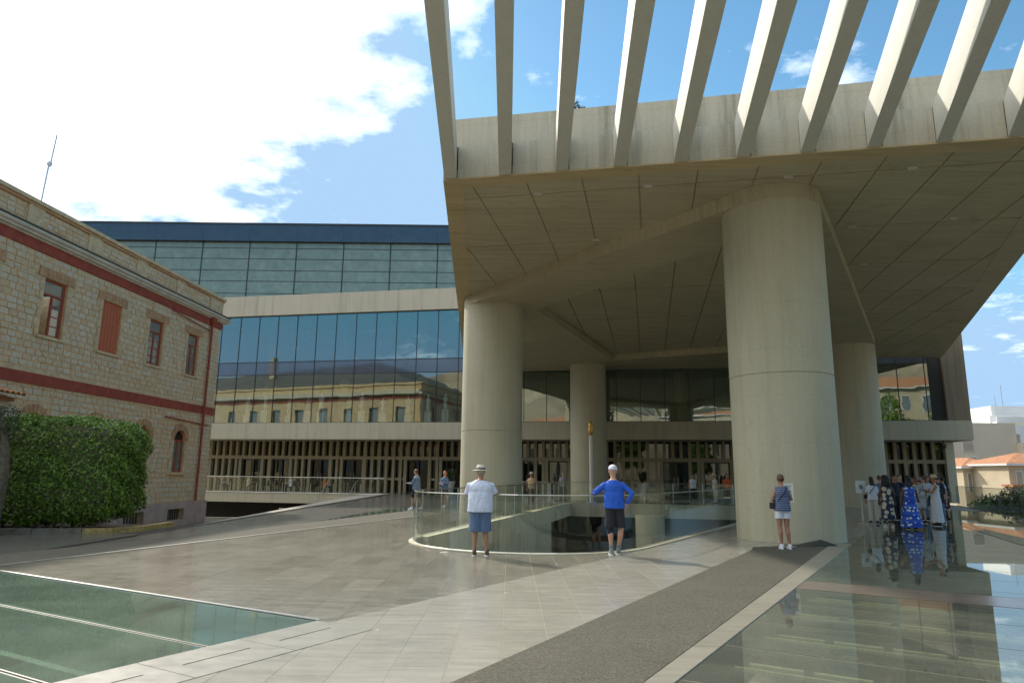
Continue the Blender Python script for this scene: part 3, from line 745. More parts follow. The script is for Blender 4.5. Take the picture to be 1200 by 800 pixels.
stuff(rest.build('distant_stone_blocks', 'ostone', ob, flipfix=True))
def bx(y0, y1, z0, z1, d0, d1, nm, mt, par=None): return MB().prism(rect(y0, y1, z0, z1), d0, d1, OB).build(nm, mt, par or ob, flipfix=True)
bx(Y0, Y1+.02, 4.45, 4.83, -.05, .035, 'red_band', 'redp')
bx(Y0, Y1+.02, 4.835, 5.01, -.05, .02, 'string_course', 'trim')
bx(Y0, Y1+.02, 9.05, 9.40, -.05, .05, 'red_band', 'redp')
t = MB(); prof = [(-.05, 9.405), (.10, 9.405), (.12, 9.45), (.22, 9.47), (.23, 9.53), (.32, 9.58), (.34, 9.67), (-.05, 9.70)]
n = len(prof); vs = []
for y in (Y0, Y1+.4): vs += [OB((y, z, d)) for d, z in prof]
t.add(vs, [tuple(range(n)), tuple(range(2*n-1, n-1, -1))]+[(i, n+i, n+(i+1) % n, (i+1) % n) for i in range(n)]); t.build('cornice', 'corn', ob, flipfix=True)
bx(Y0, Y1+.35, 9.703, 9.75, -.05, .35, 'cornice_tiles', 'bark')
for a, b in pier_s: bx(a, b, 9.76, 10.52, -.05, .05, 'parapet_pier', 'trim')
bx(Y0, Y1+.05, 10.52, 10.62, -.45, .07, 'parapet_moulding', 'orangetrim')
bx(Y0, Y1+.1, 10.625, 10.76, -.50, .13, 'parapet_cap', 'trim')
for a, b in up:
    for q in ((a-.18, a-.005), (b+.005, b+.18)):
        z = 6.1; k = 0
        while z < 8.23:
            zz = min(z+.34, 8.235); bx(q[0]-(.06 if k % 2 and q[0] < a else 0), q[1]+(.06 if k % 2 and q[0] > a else 0), z, zz-.012, -.05, .03, 'jamb_stone', 'trim'); z = zz; k += 1
    nseg = 9; L_ = (b-a+.64)/nseg
    for k in range(nseg): bx(a-.32+k*L_+.006, a-.32+(k+1)*L_-.006, 8.245, 8.58, -.05, .035, 'lintel_brick', 'orangetrim')
    bx(a-.1, b+.1, 6.10, 6.195, -.05, .08, 'sill', 'trim')
for k, (a, b) in enumerate(up):
    if k == 2:
        w = bx(a+.005, b-.005, 6.2, 8.235, -.10, -.05, 'shutter', 'shut')
        for j in range(1, 6): bx(a+(b-a)*j/6-.006, a+(b-a)*j/6+.006, 6.22, 8.2, -.049, -.044, 'board_seam', 'redf', w)
        continue
    w = MB(); fr = .10
    for r_ in (rect(a, a+fr, 6.2, 8.23), rect(b-fr, b, 6.2, 8.23), rect(a+fr, b-fr, 8.16, 8.23), rect(a+fr, b-fr, 6.2, 6.27), rect(a+fr, b-fr, 7.66, 7.74), rect((a+b)/2-.04, (a+b)/2+.04, 6.27, 7.66)): w.prism(r_, -.14, -.08, OB)
    w = w.build('window_frame', 'redf', ob, flipfix=True)
    c = (a+b)/2
    for (x0, x1) in ((a+fr, c-.04), (c+.04, b-fr)):
        if k == 1 and x0 < c: bx(x0, x1, 6.27, 7.66, -.6, -.55, 'open_sash_void', 'dark', w); continue
        for j in range(1, 4): bx(x0, x1, 6.27+j*.3475-.016, 6.27+j*.3475+.016, -.125, -.09, 'glazing_bar', 'redf', w)
        for j in range(4): bx(x0+.004, x1-.004, 6.27+j*.3475+.018, 6.27+(j+1)*.3475-.018, -.115, -.11, 'pane', 'winglass', w)
    bx(a+fr, b-fr, 7.745, 8.155, -.115, -.11, 'pane', 'winglass', w)
for a, b in lo:
    c = (a+b)/2; r = (b-a)/2; zc = 3.5-r; nv = 11
    for k in range(nv):
        a0, a1 = math.pi*k/nv+.02, math.pi*(k+1)/nv-.02
        p = [(c+(r+.005)*math.cos(a0), zc+(r+.005)*math.sin(a0)), (c+(r+.3)*math.cos(a0), zc+(r+.3)*math.sin(a0)), (c+(r+.3)*math.cos(a1), zc+(r+.3)*math.sin(a1)), (c+(r+.005)*math.cos(a1), zc+(r+.005)*math.sin(a1))]
        MB().prism(p, -.05, .03, OB).build('arch_stone', 'orangetrim', ob, flipfix=True)
    for q in ((a-.3, a-.005), (b+.005, b+.3)):
        for k in range(5): bx(q[0], q[1], 1.4+k*.32, 1.4+(k+1)*.32-.012, -.05, .025, 'jamb_stone', 'trim')
    bx(a-.15, b+.15, 1.39, 1.495, -.05, .08, 'sill', 'trim')
    outer, innr = archpoly(a, b, 1.5, 3.5), archpoly(a+.07, b-.07, 1.57, 3.43)
    w = MB()
    for p in subtract([outer], innr): w.prism(p, -.16, -.09, OB)
    w.prism(rect(a+.07, b-.07, zc-.04, zc+.03), -.16, -.09, OB).prism(rect(c-.03, c+.03, 1.57, zc-.04), -.16, -.09, OB)
    w = w.build('window_frame', 'redf', ob, flipfix=True)
    MB().prism(archpoly(a+.07, b-.07, zc+.03, 3.43), -.13, -.12, OB).build('fanlight_pane', 'winglass', w, flipfix=True)
    for x0, x1 in ((a+.07, c-.03), (c+.03, b-.07)):
        for j in range(3): bx(x0+.004, x1-.004, 1.58+j*.45, 1.58+(j+1)*.45-.03, -.13, -.12, 'pane', 'winglass', w)
bx(Y0, Y1+.03, -1, -.722, -.05, .09, 'plinth', 'pink'); bx(Y0, bw[0][0], -.72, .10, -.05, .09, 'plinth', 'pink')
bx(bw[0][1], bw[1][0], -.72, .10, -.05, .09, 'plinth', 'pink'); bx(bw[1][1], Y1+.03, -.72, .10, -.05, .09, 'plinth', 'pink')
for a, b in bw:
    bx(a, b, -.198, .10, -.05, .09, 'plinth', 'pink'); w = bx(a, b, -.72, -.2, -.28, -.25, 'basement_window', 'winglass')
    for j in range(1, 7): bx(a+(b-a)*j/7-.02, a+(b-a)*j/7+.02, -.715, -.205, -.14, -.10, 'bar', 'frame', w)
pp = [OB((34.98, 9.45, .25)), OB((34.98, 9.2, .12)), OB((34.95, .12, .12))]
MB().tube(pp, .055, 10).build('drain_pipe', 'redp', ob, smooth=True)
MB().rings([(*OB((34.98, 0, .14))[:2], 9.12, .09, .09), (*OB((34.98, 0, .16))[:2], 9.42, .2, .2)], 12).build('drain_hopper', 'redp', ob)
MB().tube([OB((31.2, 8.98, .10)), OB((34.95, 8.72, .10))], .03, 8).build('upper_pipe', 'redp', ob)
MB().tube([OB((31.6, 4.02, .08)), OB((35.7, 3.88, .08))], .035, 8).build('side_pipe', 'redp', ob)
for z in (1.5, 4.3, 6.8): MB().tube([OB((34.97, z, .12)), OB((34.97, z+.06, .12))], .075, 8).build('pipe_bracket', 'redp', ob)
# end wall seen mirrored in the museum glass, interior and roof
X0 = OB((Y1, 0, -.03)).x
def EW(v): return Vector((v[0], Y1-.01+v[2], v[1]))
ew = [rect(-60, X0-.0, -1.0, 10.6)]; eh = []
for k in range(13): eh += [rect(-18.7-3.2*k, -17.6-3.2*k, 6.2, 8.24), rect(-18.7-3.2*k, -17.6-3.2*k, 1.5, 3.5)]
for h in eh: ew = subtract(ew, h)
t = MB()
for p in ew: t.prism(p, -.4, 0, EW)
t.build('end_wall', 'trim', ob, flipfix=True)
t = MB(); 
for r_ in eh: t.prism(r_, -.3, -.25, EW)
t.build('end_window_glass', 'winglass', ob, flipfix=True)
for z0, z1, d, mt in ((4.45, 4.83, .04, 'redp'), (9.05, 9.4, .05, 'redp'), (9.5, 9.9, .38, 'corn'), (10.5, 10.75, .1, 'trim')):
    MB().prism(rect(-60, X0-.01, z0, z1), .002, d, EW).build('end_moulding', mt, ob, flipfix=True)
t = MB(); zr0, zr1 = 10.55, 13.4
q = [(X0-1.0, Y1-1, zr0), (X0-2.2, Y0, zr0), (-60, Y0, zr0), (-60, Y1-1, zr0), (-27, Y1-9, 14.6), (-27, Y0+4, 14.6), (-54, Y0+4, zr1), (-54, Y1-7.5, zr1)]
t.add(q, [(0, 1, 5, 4), (1, 2, 6, 5), (2, 3, 7, 6), (3, 0, 4, 7), (4, 5, 6, 7), (3, 2, 1, 0)]); t.build('roof', 'slate', ob, flipfix=True)
MB().box(-40.6, -39.9, 30, 30.7, 12, 15.4).build('chimney', 'trim', ob)
# aerial on the parapet
an = thing('roof_aerial', 'thin leaning radio aerial on the parapet of the old building', 'aerial', (-16.6, 22.65, 10.76))
MB().tube([(-16.6, 22.65, 10.76), (-16.58, 22.74, 12.35)], .028, 6).build('mast', 'metal', an)
MB().tube([(-16.54, 22.74, 12.15), (-16.5, 22.8, 13.4)], .028, 6).build('whip', 'metal', an)
MB().box(-16.63, -16.5, 22.7, 22.78, 12.2, 12.32).build('clamp', 'metal', an)
# lean-to with clay tiles
lt = thing('lean_to', 'cream lean-to with curved clay roof tiles against the old building', 'lean-to', (-15.5, 18, 0))
MB().box(-16.95, -14.75, 14.5, 20.0, 0, 3.52).build('wall', 'cream', lt)
MB().box(-17, -14.62, 14.4, 20.1, 3.52, 3.62).build('eaves_board', 'terr', lt)
for r_ in range(26):
    y = 20.15-r_*.22
    for c in range(5):
        xa = -14.42-c*.44; za = 3.70+c*.115; t = MB(); vs = []
        for (x, z, rr) in ((xa, za, .105), (xa-.52, za+.135, .085)):
            for k in range(7): q = math.pi*k/6; vs.append((x, y+rr*math.cos(q), z+rr*math.sin(q)*.9))
            for k in range(7): q = math.pi*k/6; vs.append((x, y+(rr-.018)*math.cos(q), z+(rr-.018)*math.sin(q)*.9))
        fs = [(k, k+1, 15+k, 14+k) for k in range(6)]+[(7+k, 21+k, 22+k, 8+k) for k in range(6)]+[(k, 7+k, 8+k, k+1) for k in range(6)]
        t.add(vs, fs); t.build('roof_tile', 'terr', lt, smooth=True)
MB().prism([(-14.5, 3.6), (-16.9, 3.64), (-16.9, 4.25)], 14.4, 20.05, lambda v: Vector((v[0], v[2], v[1]))).build('roof_deck', 'orangetrim', lt, flipfix=True)
# ================================================================== FOLIAGE
def leaves(n, sampler, size, mat, name, parent, asp=.5, jitter=.35, seed=1):
    rg = random.Random(seed); vs = []; fs = []
    for i in range(n):
        p, nr = sampler(rg)
        d = Vector((rg.gauss(0, 1), rg.gauss(0, 1), rg.gauss(0, 1)))*.6+nr; d.normalize()
        a = d.orthogonal().normalized(); a = Matrix.Rotation(rg.uniform(0, 6.28), 3, d) @ a; b = d.cross(a)
        s_ = size*rg.uniform(1-jitter, 1+jitter); a = a*s_; b = b*s_*asp; k = len(vs)
        vs += [tuple(p-a), tuple(p-b), tuple(p+a+d*s_*.15), tuple(p+b)]; fs.append((k, k+1, k+2, k+3))
    me = bpy.data.meshes.new(name); me.from_pydata(vs, [], fs); me.update(); return link(name, me, mat, parent)
hx0, hx1, hy0, hy1, hz0, hz1 = -14.6, -10.15, 17.75, 19.7, .12, 2.92
def hshape(rg):
    # super-ellipsoid shell with a clumpy outline
    while True:
        d = Vector((rg.uniform(-1, 1), rg.uniform(-1, 1), rg.uniform(-1, 1)))
        if .05 < d.length < 1: break
    d.normalize(); e = 5
    r = (abs(d.x)**e+abs(d.y)**e+abs(d.z)**e)**(-1/e)
    cz = (hz0+hz1)/2; p = Vector((d.x*r*2.25, d.y*r*1.0, d.z*r*1.4))
    k = 1+.035*math.sin(p.x*5+p.z*3)+.03*math.sin(p.z*9+p.y*7+p.x*2)+rg.uniform(-.07, .025)
    if p.z < -.6: k -= .10*(-.6-p.z)
    q = Vector((-12.35+p.x*k, 18.75+p.y*k, cz+p.z*k))
    return q, d
hg = thing('clipped_hedge', 'dense clipped green hedge in front of the old stone building', 'hedge', (-12.35, 18.75, 0))
leaves(42000, hshape, .044, 'leaf', 'foliage', hg, .5)
MB().rings([(-12.35, 18.75, .45, 1.75, .6), (-12.35, 18.75, .8, 2.0, .8), (-12.35, 18.75, 2.5, 2.05, .85), (-12.35, 18.75, 2.7, 1.9, .7)], 28, p=4).build('inner_growth', 'bark', hg)
rg = random.Random(5)
def shoots(rg_):
    q, d = hshape(rg_); c_ = Vector((-12.35, 18.75, 1.5)); return c_+(q-c_)*rg_.uniform(1.0, 1.10), (d+Vector((0, 0, .8))).normalized()
leaves(2600, shoots, .05, 'leaf', 'stray_shoots', hg, .3, seed=8)
for k in range(16):
    x = rg.uniform(-14.2, -10.7); y = rg.uniform(18.0, 18.8); MB().tube([(x, y, .05), (x+rg.uniform(-.1, .1), y, .4), (x+rg.uniform(-.3, .3), y, .8)], [.03, .024, .015], 5).build('stem', 'bark', hg)
MB().prism([(-16.5, 17.35), (-10.6, 17.9), (-9.9, 18.6), (-9.9, 20.4), (-16.5, 20.4)], 0, .05).build('planting_soil', 'soil'); struct(bpy.data.objects['planting_soil'])
kk_ = thing('bed_kerb', 'weathered stone kerb with yellow lichen around the hedge bed', 'kerb', (-10, 18, 0))
kp = [(-16.5, 17.15), (-14.6, 17.3), (-13.2, 17.42), (-11.9, 17.58), (-10.75, 17.75), (-10.1, 18.0), (-9.75, 18.5), (-9.7, 20.4)]
for a, b in zip(kp[:-1], kp[1:]):
    dx, dy = b[0]-a[0], b[1]-a[1]; l = math.hypot(dx, dy); o = (-dy/l*.2, dx/l*.2); g = (dx/l*.008, dy/l*.008)
    MB().prism([(a[0]+g[0], a[1]+g[1]), (b[0]-g[0], b[1]-g[1]), (b[0]+o[0]-g[0], b[1]+o[1]-g[1]), (a[0]+o[0]+g[0], a[1]+o[1]+g[1])], 0, .13).build('kerb_stone', 'yell' if a[0] > -11.0 else 'kerbd', kk_)
tr = thing('bare_tree', 'grey slender tree trunk with thin twigs at the left frame edge', 'tree', (-12.5, 16.9, 0))
MB().tube([(-12.55, 17.0, 0), (-12.45, 17.0, .8), (-12.35, 16.95, 1.6), (-12.4, 16.9, 2.3), (-12.6, 16.9, 3.0)], [.2, .17, .12, .07, .03], 10).build('trunk', 'bark', tr, smooth=True)
for k in range(12):
    z = rg.uniform(.8, 2.6); a = rg.uniform(0, 6.28); p = Vector((-12.4, 16.95, z)); q = p+Vector((math.cos(a)*.35, math.sin(a)*.25, rg.uniform(.3, .8)))
    MB().tube([p, (p+q)/2+Vector((rg.uniform(-.08, .08), 0, 0)), q], [.02, .013, .006], 5).build('branch', 'bark', tr)
def ball(cx, cy, cz, rx, ry, rz):
    def f_(rg):
        while True:
            d = Vector((rg.gauss(0, 1), rg.gauss(0, 1), rg.gauss(0, 1)))
            if d.length > .1: break
        d.normalize(); k = rg.uniform(.55, 1)**.5*(1+.16*math.sin(d.x*7+cx)+.14*math.sin(d.z*8+cy)+.1*math.sin(d.y*11))
        return Vector((cx+d.x*rx*k, cy+d.y*ry*k, cz+d.z*rz*k)), d
    return f_
leaves(900, ball(-12.45, 16.95, 2.75, .3, .25, .45), .035, 'leafd', 'crown', tr, .3, seed=3)
def shrub(x, y, z, r, h, label, seed, mat='leaf', n=5200, size=.10):
    s_ = thing('shrub', label, 'shrub', (x, y, z), group='shrubs below the right balustrade')
    leaves(n, ball(x, y, z+h*.55, r, r*.8, h*.5), size, mat, 'foliage', s_, .5, seed=seed)
    for k in range(3): MB().tube([(x, y, z), (x+(k-1)*.3*r, y, z+h*.5)], [.04, .015], 5).build('stem', 'bark', s_)
for k, (px_, d_, h_) in enumerate([(1128, 50, 2.4), (1138, 47, 2.8), (1151, 45, 3.0), (1166, 44, 2.6), (1180, 41, 3.1), (1196, 38, 3.2), (1212, 37, 3.2), (1190, 52, 3.6)]):
    x = (px_-595)/800*d_*1.0
    shrub(x+.8, d_, -3.4, 1.6, h_+.9, ['leafy shrub closest to the museum corner below the glass balustrade', 'second shrub from the museum corner below the balustrade', 'broad light shrub in front of the small orange-roofed house', 'rounded shrub between the two cream houses', 'large dense dark shrub left of the second cream house base', 'shrub at the right frame edge behind the balustrade', 'shrub just past the right frame edge', 'tall shrub behind the other shrubs near the right frame edge'][k], 20+k, 'leaf' if k % 2 else 'leafd')
for k, (x, y, lab) in enumerate(((1.75, 17.6, 'small wispy plant on the canopy roof above the third fin'), (13.2, 15.1, 'leafy plant on the canopy roof at the right frame edge'))):
    s_ = thing('roof_plant', lab, 'plant', (x, y, 9.72))
    leaves(500, ball(x, y, 11.5+.1*k, .22+.35*k, .2, .38), .05, 'leafd', 'foliage', s_, .35, seed=40+k)
    MB().tube([(x, y, 9.72), (x, y, 11.4)], .02, 5).build('stem', 'bark', s_)
def planter(x, y, lab, seed):
    s_ = thing('planter', lab, 'planter', (x, y, 0), group='tapered pots on the terrace')
    MB().lathe([(.17, 0), (.33, 1.0), (.36, 1.02), (.36, 1.08), (.31, 1.08), (.30, 1.0)], x, y, 20).build('pot', 'pot', s_, smooth=True)
    g = MB(); rr = random.Random(seed)
    for k in range(90):
        a = rr.uniform(0, 6.28); e = rr.uniform(.15, .75); hh = rr.uniform(.6, 1.15)
        p0 = Vector((x, y, 1.0)); d = Vector((math.cos(a), math.sin(a), 0)); w = Vector((-d.y, d.x, 0))*.022
        p1 = p0+d*e*.5+Vector((0, 0, hh*.8)); p2 = p0+d*e+Vector((0, 0, hh*.75))
        g.add([p0-w, p0+w, p1+w, p1-w, p2], [(0, 1, 2, 3), (3, 2, 4)])
    g.build('foliage', 'leafd', s_)
planter(-3.9, 44.8, 'tapered pale pot with spiky plant left of the left front column', 1)
planter(8.9, 47.0, 'tapered pale pot with dark bushy plant beyond the opening', 2)
# ================================================================== PEOPLE
def sm(name, c, rough=.8, **k):
    m_ = M_[name] = plain(name, c, rough, obj=True, scale=30, var=.1, **k)
    if name.startswith('c_'):
        t = m_.node_tree; b = [n for n in t.nodes if n.type == 'BSDF_PRINCIPLED'][0]; bump(t, b, noise(t, pos(t, True), 7, 3, .5, (1.6, 1, .7)), .9, .05)
sm('skin', (.50, .28, .19), .5); sm('skind', (.13, .065, .04), .5); sm('skint', (.38, .19, .11), .5)
sm('c_white', (.68, .69, .74)); sm('c_blue', (.015, .10, .52)); sm('c_black', (.02, .02, .026)); sm('c_denim', (.10, .165, .28)); sm('c_ltden', (.16, .24, .35))
sm('c_cream', (.55, .50, .40)); sm('c_grey', (.22, .22, .22)); sm('c_straw', (.60, .45, .25)); sm('c_orange', (.55, .12, .03)); sm('c_lightsh', (.55, .60, .72))
sm('h_dark', (.012, .009, .008), .5); sm('h_brown', (.11, .05, .022), .5); sm('h_red', (.30, .10, .035), .5); sm('h_grey', (.30, .27, .24), .6); sm('leather', (.09, .045, .025), .5); sm('sole', (.7, .7, .68))
def stripes():
    m_, t, b, o = base('striped_knit'); P = pos(t, True); s_ = N(t, 'ShaderNodeSeparateXYZ'); L(t, P, s_.inputs[0])
    k = mth('GREATER_THAN', mth('SINE', mth('MULTIPLY', s_.outputs[2], 150.0, t), None, t), .72, t)
    L(t, mixc(t, k, (.03, .055, .14), (.34, .40, .52)), b.inputs['Base Color']); b.inputs['Roughness'].default_value = .85; M_['c_stripe'] = m_
stripes()
def patterned(name, bgc, dotc, scale, thr=.35, band=None, bandc=(.02, .05, .45)):
    m_, t, b, o = base(name); P = pos(t, True)
    v = N(t, 'ShaderNodeTexVoronoi'); v.inputs['Scale'].default_value = scale; v.inputs['Randomness'].default_value = .55; L(t, P, v.inputs['Vector'])
    k = mth('LESS_THAN', v.outputs['Distance'], thr, t); c = mixc(t, k, bgc, dotc)
    if band:
        s_ = N(t, 'ShaderNodeSeparateXYZ'); L(t, P, s_.inputs[0]); c = mixc(t, mth('GREATER_THAN', mth('SINE', mth('MULTIPLY', s_.outputs[2], band, t), None, t), .45, t), c, bandc)
    L(t, c, b.inputs['Base Color']); b.inputs['Roughness'].default_value = .85; M_[name] = m_
patterned('c_bluedress', (.02, .075, .45), (.60, .70, .84), 8.5, .36, 26, (.04, .12, .58)); patterned('c_leafprint', (.03, .04, .10), (.62, .56, .40), 6.5, .5); patterned('c_greyprint', (.52, .52, .50), (.12, .15, .22), 20, .33, 14, (.35, .36, .38))
def remesh(mb_, name, mat, parent, vox, it=2, dec=None):
    me = bpy.data.meshes.new(name+'_raw'); me.from_pydata([tuple(v) for v in mb_.v], [], mb_.f); me.update()
    bm = bmesh.new(); bm.from_mesh(me); bmesh.ops.recalc_face_normals(bm, faces=bm.faces); bm.to_mesh(me); bm.free()
    o = bpy.data.objects.new(name, me); COL.objects.link(o)
    r = o.modifiers.new('r', 'REMESH'); r.mode = 'VOXEL'; r.voxel_size = vox
    s_ = o.modifiers.new('s', 'SMOOTH'); s_.iterations = it; s_.factor = .5
    dg = bpy.context.evaluated_depsgraph_get(); m2 = bpy.data.meshes.new_from_object(o.evaluated_get(dg)); m2.name = name
    bpy.data.objects.remove(o); bpy.data.meshes.remove(me)
    m2.polygons.foreach_set('use_smooth', [True]*len(m2.polygons)); m2.materials.clear(); m2.materials.append(M_[mat])
    o = bpy.data.objects.new(name, m2); COL.objects.link(o); o.parent = parent; return o
def person(label, x, y, face, H=1.75, fat=1.0, vox=.011, skin='skin', armL=None, armR=None, legs=None, lean=0, headf=0, top=None, bottom=None, dress=None, hair='short', hairm='h_dark', hat=None, hatm='c_white', shoes='c_black', socks=None, sit=False, z=0, group=None, extras=(), sleeve=.5, women=False, brace=False, hturn=0):
    r = bpy.data.objects.new('person', None); COL.objects.link(r); r.location = (x, y, z); r.rotation_euler = (0, 0, -math.radians(face)); r.empty_display_size = .2
    k = H/1.75; r.scale = (k, k, k); r['label'] = label; r['category'] = 'person'
    if group: r['group'] = group
    dz = -.43 if sit else 0
    sw = .168 if women else .19
    if legs is None:
        legs = [(-.10, .02, .50), (-.11, -.01, .09), (.10, .02, .50), (.12, -.01, .09)] if not sit else [(-.11, .42, .50), (-.12, .42, .09), (.11, .42, .50), (.12, .44, .09)]
    armL = armL or [(-sw-.06, -.03, 1.13), (-sw-.07, .04, .88)]; armR = armR or [(sw+.06, -.03, 1.13), (sw+.07, .04, .88)]
    V = Vector; bd = MB()
    def ly(zz): return lean*max(0, (zz-.95)/.5)
    wst = .125 if women else .148
    T_ = [(.84, .13, .09), (.90, .165, .115), (.97, .172, .12), (1.06, wst+.01, .105), (1.16, wst, .10), (1.28, .158 if women else .172, .118), (1.35, sw-.012, .112), (1.41, sw-.062, .088), (1.46, .075, .065)]
    def torso(mb_, off, z0, z1, flare=0, n=24, seed=0):
        rr = random.Random(seed); ph = rr.uniform(0, 6)
        zs = [z0+(z1-z0)*i/14 for i in range(15)]; out_ = []
        for zz in zs:
            for a, b in zip(T_[:-1], T_[1:]):
                if a[0] <= zz <= b[0] or (b is T_[-1] and zz > b[0]) or (a is T_[0] and zz < a[0]):
                    q = max(0, min(1, (zz-a[0])/(b[0]-a[0]))); rx = a[1]+(b[1]-a[1])*q; ry = a[2]+(b[2]-a[2])*q; break
            fl = flare*max(0, (1.2-zz)/.35)
            if off > 0 and zz < 1.2: rx = max(rx, .15 if women else .172); ry = max(ry, .12)
            out_.append((0, ly(zz), zz+dz, (rx*(fat if off or True else 1)+off+fl), ry*fat*(1.05 if off else 1)+off+fl))
        mb_.rings(out_, n, p=2.25, wave=(lambda j, q: .018*math.sin(3*q+j*.9+ph)*(1 if off else 0)))
    torso(bd, 0, .86, 1.47)
    hc = V((0, ly(1.62)+headf, 1.635+dz-abs(headf)*.25))
    bd.tube([(0, ly(1.42), 1.42+dz), (0, (ly(1.5)+hc.y)/2, 1.5+dz), (hc.x, hc.y-.01, hc.z-.05)], [.068, .055, .055], 12)
    ht = math.radians(hturn)
    def HR(v): v = V(v); return V((v.x*math.cos(ht)+v.y*math.sin(ht), -v.x*math.sin(ht)+v.y*math.cos(ht), v.z))+hc
    hd = MB(); hd.rings([(0, .03, -.115, .03, .03), (0, .025, -.095, .052, .06), (0, .012, -.06, .066, .082), (0, .002, -.01, .074, .094), (0, -.004, .04, .077, .098), (0, -.006, .08, .066, .085), (0, -.006, .105, .042, .055), (0, -.006, .115, .015, .02)], 20)
    hd.tube([(0, .088, .02), (0, .112, -.022), (0, .09, -.035)], [.009, .014, .012], 8)       # nose
    hd.rings([(0, .082, -.066, .022, .012), (0, .086, -.058, .024, .014), (0, .082, -.05, .02, .012)], 10)  # lips
    for s_ in (-1, 1): hd.rings([(s_*.078, -.005, -.035, .006, .012), (s_*.082, -.008, -.01, .010, .02), (s_*.08, -.010, .018, .008, .016)], 8)
    bd.add([HR(v) for v in hd.v], hd.f)
    for s_, (el, wr) in ((-1, armL), (1, armR)):
        sh = V((s_*(sw-.012)*fat, ly(1.36), 1.355+dz)); el = V(el)+V((0, 0, dz)); wr = V(wr)+V((0, 0, dz))
        bd.tube([sh-V((s_*.05, 0, -.01)), sh, sh*.5+el*.5, el, el*.65+wr*.35, wr], [.045, .055, .046, .038, .038, .025], 12)
        d = (wr-el).normalized(); side = d.cross(V((0, 0, 1))); side = (side if side.length > .2 else V((1, 0, 0))).normalized(); up_ = side.cross(d)
        pc = wr+d*.05; P8 = []
        for (a, w_, h_) in ((-.02, .022, .018), (.03, .036, .017), (.085, .040, .014)):
            q = wr+d*a
            P8 += [q+side*w_*math.cos(2*math.pi*i/8)+up_*h_*math.sin(2*math.pi*i/8) for i in range(8)]
        bd.add(P8, [(j*8+i, j*8+(i+1) % 8, (j+1)*8+(i+1) % 8, (j+1)*8+i) for j in range(2) for i in range(8)]+[tuple(range(7, -1, -1)), tuple(range(16, 24))])
        fr_ = max(.0078, vox*.75)
        for i, (o_, ln) in enumerate(((-.030, .062), (-.010, .075), (.010, .070), (.030, .055))):
            b0 = wr+d*.078+side*o_; bd.tube([b0, b0+d*ln*.5-up_*.006, b0+d*ln*.8-up_*.024, b0+d*ln*.9-up_*.042], [fr_, fr_, fr_*.95, fr_*.8], 6)
        b0 = wr+d*.03+side*.03*s_*-1; bd.tube([b0, b0+d*.03-side*s_*.022-up_*.01, b0+d*.055-side*s_*.028-up_*.02], [fr_*1.25, fr_*1.1, fr_*.9], 6)
    lg = []
    for s_, kn, ak in ((-1, legs[0], legs[1]), (1, legs[2], legs[3])):
        hp = V((s_*.085, 0, .90+dz)); kn, ak = V(kn), V(ak)
        lg.append((s_, hp, kn, ak))
        bk = V((0, -.018, 0))
        bd.tube([hp+V((0, 0, .04)), hp*.55+kn*.45, kn, kn*.68+ak*.32+bk, kn*.3+ak*.7+bk*.4, ak, ak-V((0, 0, .03))], [.088*fat, .076*fat, .054, .056, .038, .034, .036], 14)
        bd.rings([(ak.x, ak.y+.03, ak.z-.065, .035, .085), (ak.x, ak.y+.02, ak.z-.04, .038, .075), (ak.x, ak.y, ak.z-.01, .033, .045)], 12)
    remesh(bd, 'body', skin, r, vox)
    for s_ in (-1, 1):
        e = MB(); c = HR((s_*.031, .084, .012)); e.rings([(c.x, c.y, c.z+q[0], q[1], q[1]) for q in ((-.011, .004), (-.006, .010), (0, .012), (.006, .010), (.011, .004))], 8)
        o = e.build('eye', 'h_dark', None); o.parent = r
    for s_, hp, kn, ak in lg:
        f_ = MB(); f_.rings([(ak.x, ak.y+.055, ak.z-.09, .043, .128), (ak.x, ak.y+.055, ak.z-.068, .046, .132), (ak.x, ak.y+.045, ak.z-.045, .044, .118), (ak.x, ak.y+.01, ak.z-.012, .041, .07), (ak.x, ak.y-.01, ak.z+(.03), .037, .046)], 16, p=2.4)
        o = f_.build('shoe', shoes, None, smooth='all'); o.parent = r
        so_ = MB().rings([(ak.x, ak.y+.055, ak.z-.0905, .047, .134), (ak.x, ak.y+.055, ak.z-.072, .047, .136)], 16, p=2.4).build('sole', 'sole', None); so_.parent = o
        if socks: q = MB().tube([ak+V((0, -.004, 0)), ak*.75+kn*.25+V((0, -.012, 0))], [.042, .046], 12).build('sock', socks, None, smooth=True); q.parent = r
        if brace and s_ == -1: q = MB().tube([kn+V((0, 0, .09)), kn, kn-V((0, .01, .10))], [.071, .066, .064], 14).build('knee_brace', 'c_black', None, smooth=True); q.parent = r
    def sleeves(g, off, frac):
        for s_, (el, wr) in ((-1, armL), (1, armR)):
            sh = V((s_*(sw-.018)*fat, ly(1.36), 1.352+dz)); el_ = V(el)+V((0, 0, dz)); wr_ = V(wr)+V((0, 0, dz))
            if frac <= 1: e2 = sh.lerp(el_, frac); g.tube([sh-V((s_*.07, 0, -.01)), sh, sh.lerp(e2, .5), e2], [.06+off, .066+off, .062+off, .066+off], 14)
            else: g.tube([sh-V((s_*.07, 0, -.01)), sh, sh.lerp(el_, .5), el_, el_.lerp(wr_, .5), el_.lerp(wr_, .86)], [.06+off, .064+off, .056+off, .05+off, .046+off, .04+off], 14)
    if top:
        g = MB(); z0 = top[2] if len(top) > 2 else .86
        torso(g, .020, z0, 1.455, flare=.012, seed=hash(label) % 50)
        if sleeve: sleeves(g, .004, sleeve)
        else:
            for s_ in (-1, 1): g.tube([(s_*.10, ly(1.4)-.0, 1.36+dz), (s_*.105, ly(1.45), 1.455+dz)], [.06, .04], 10)
        remesh(g, top[0], top[1], r, max(vox, .011))
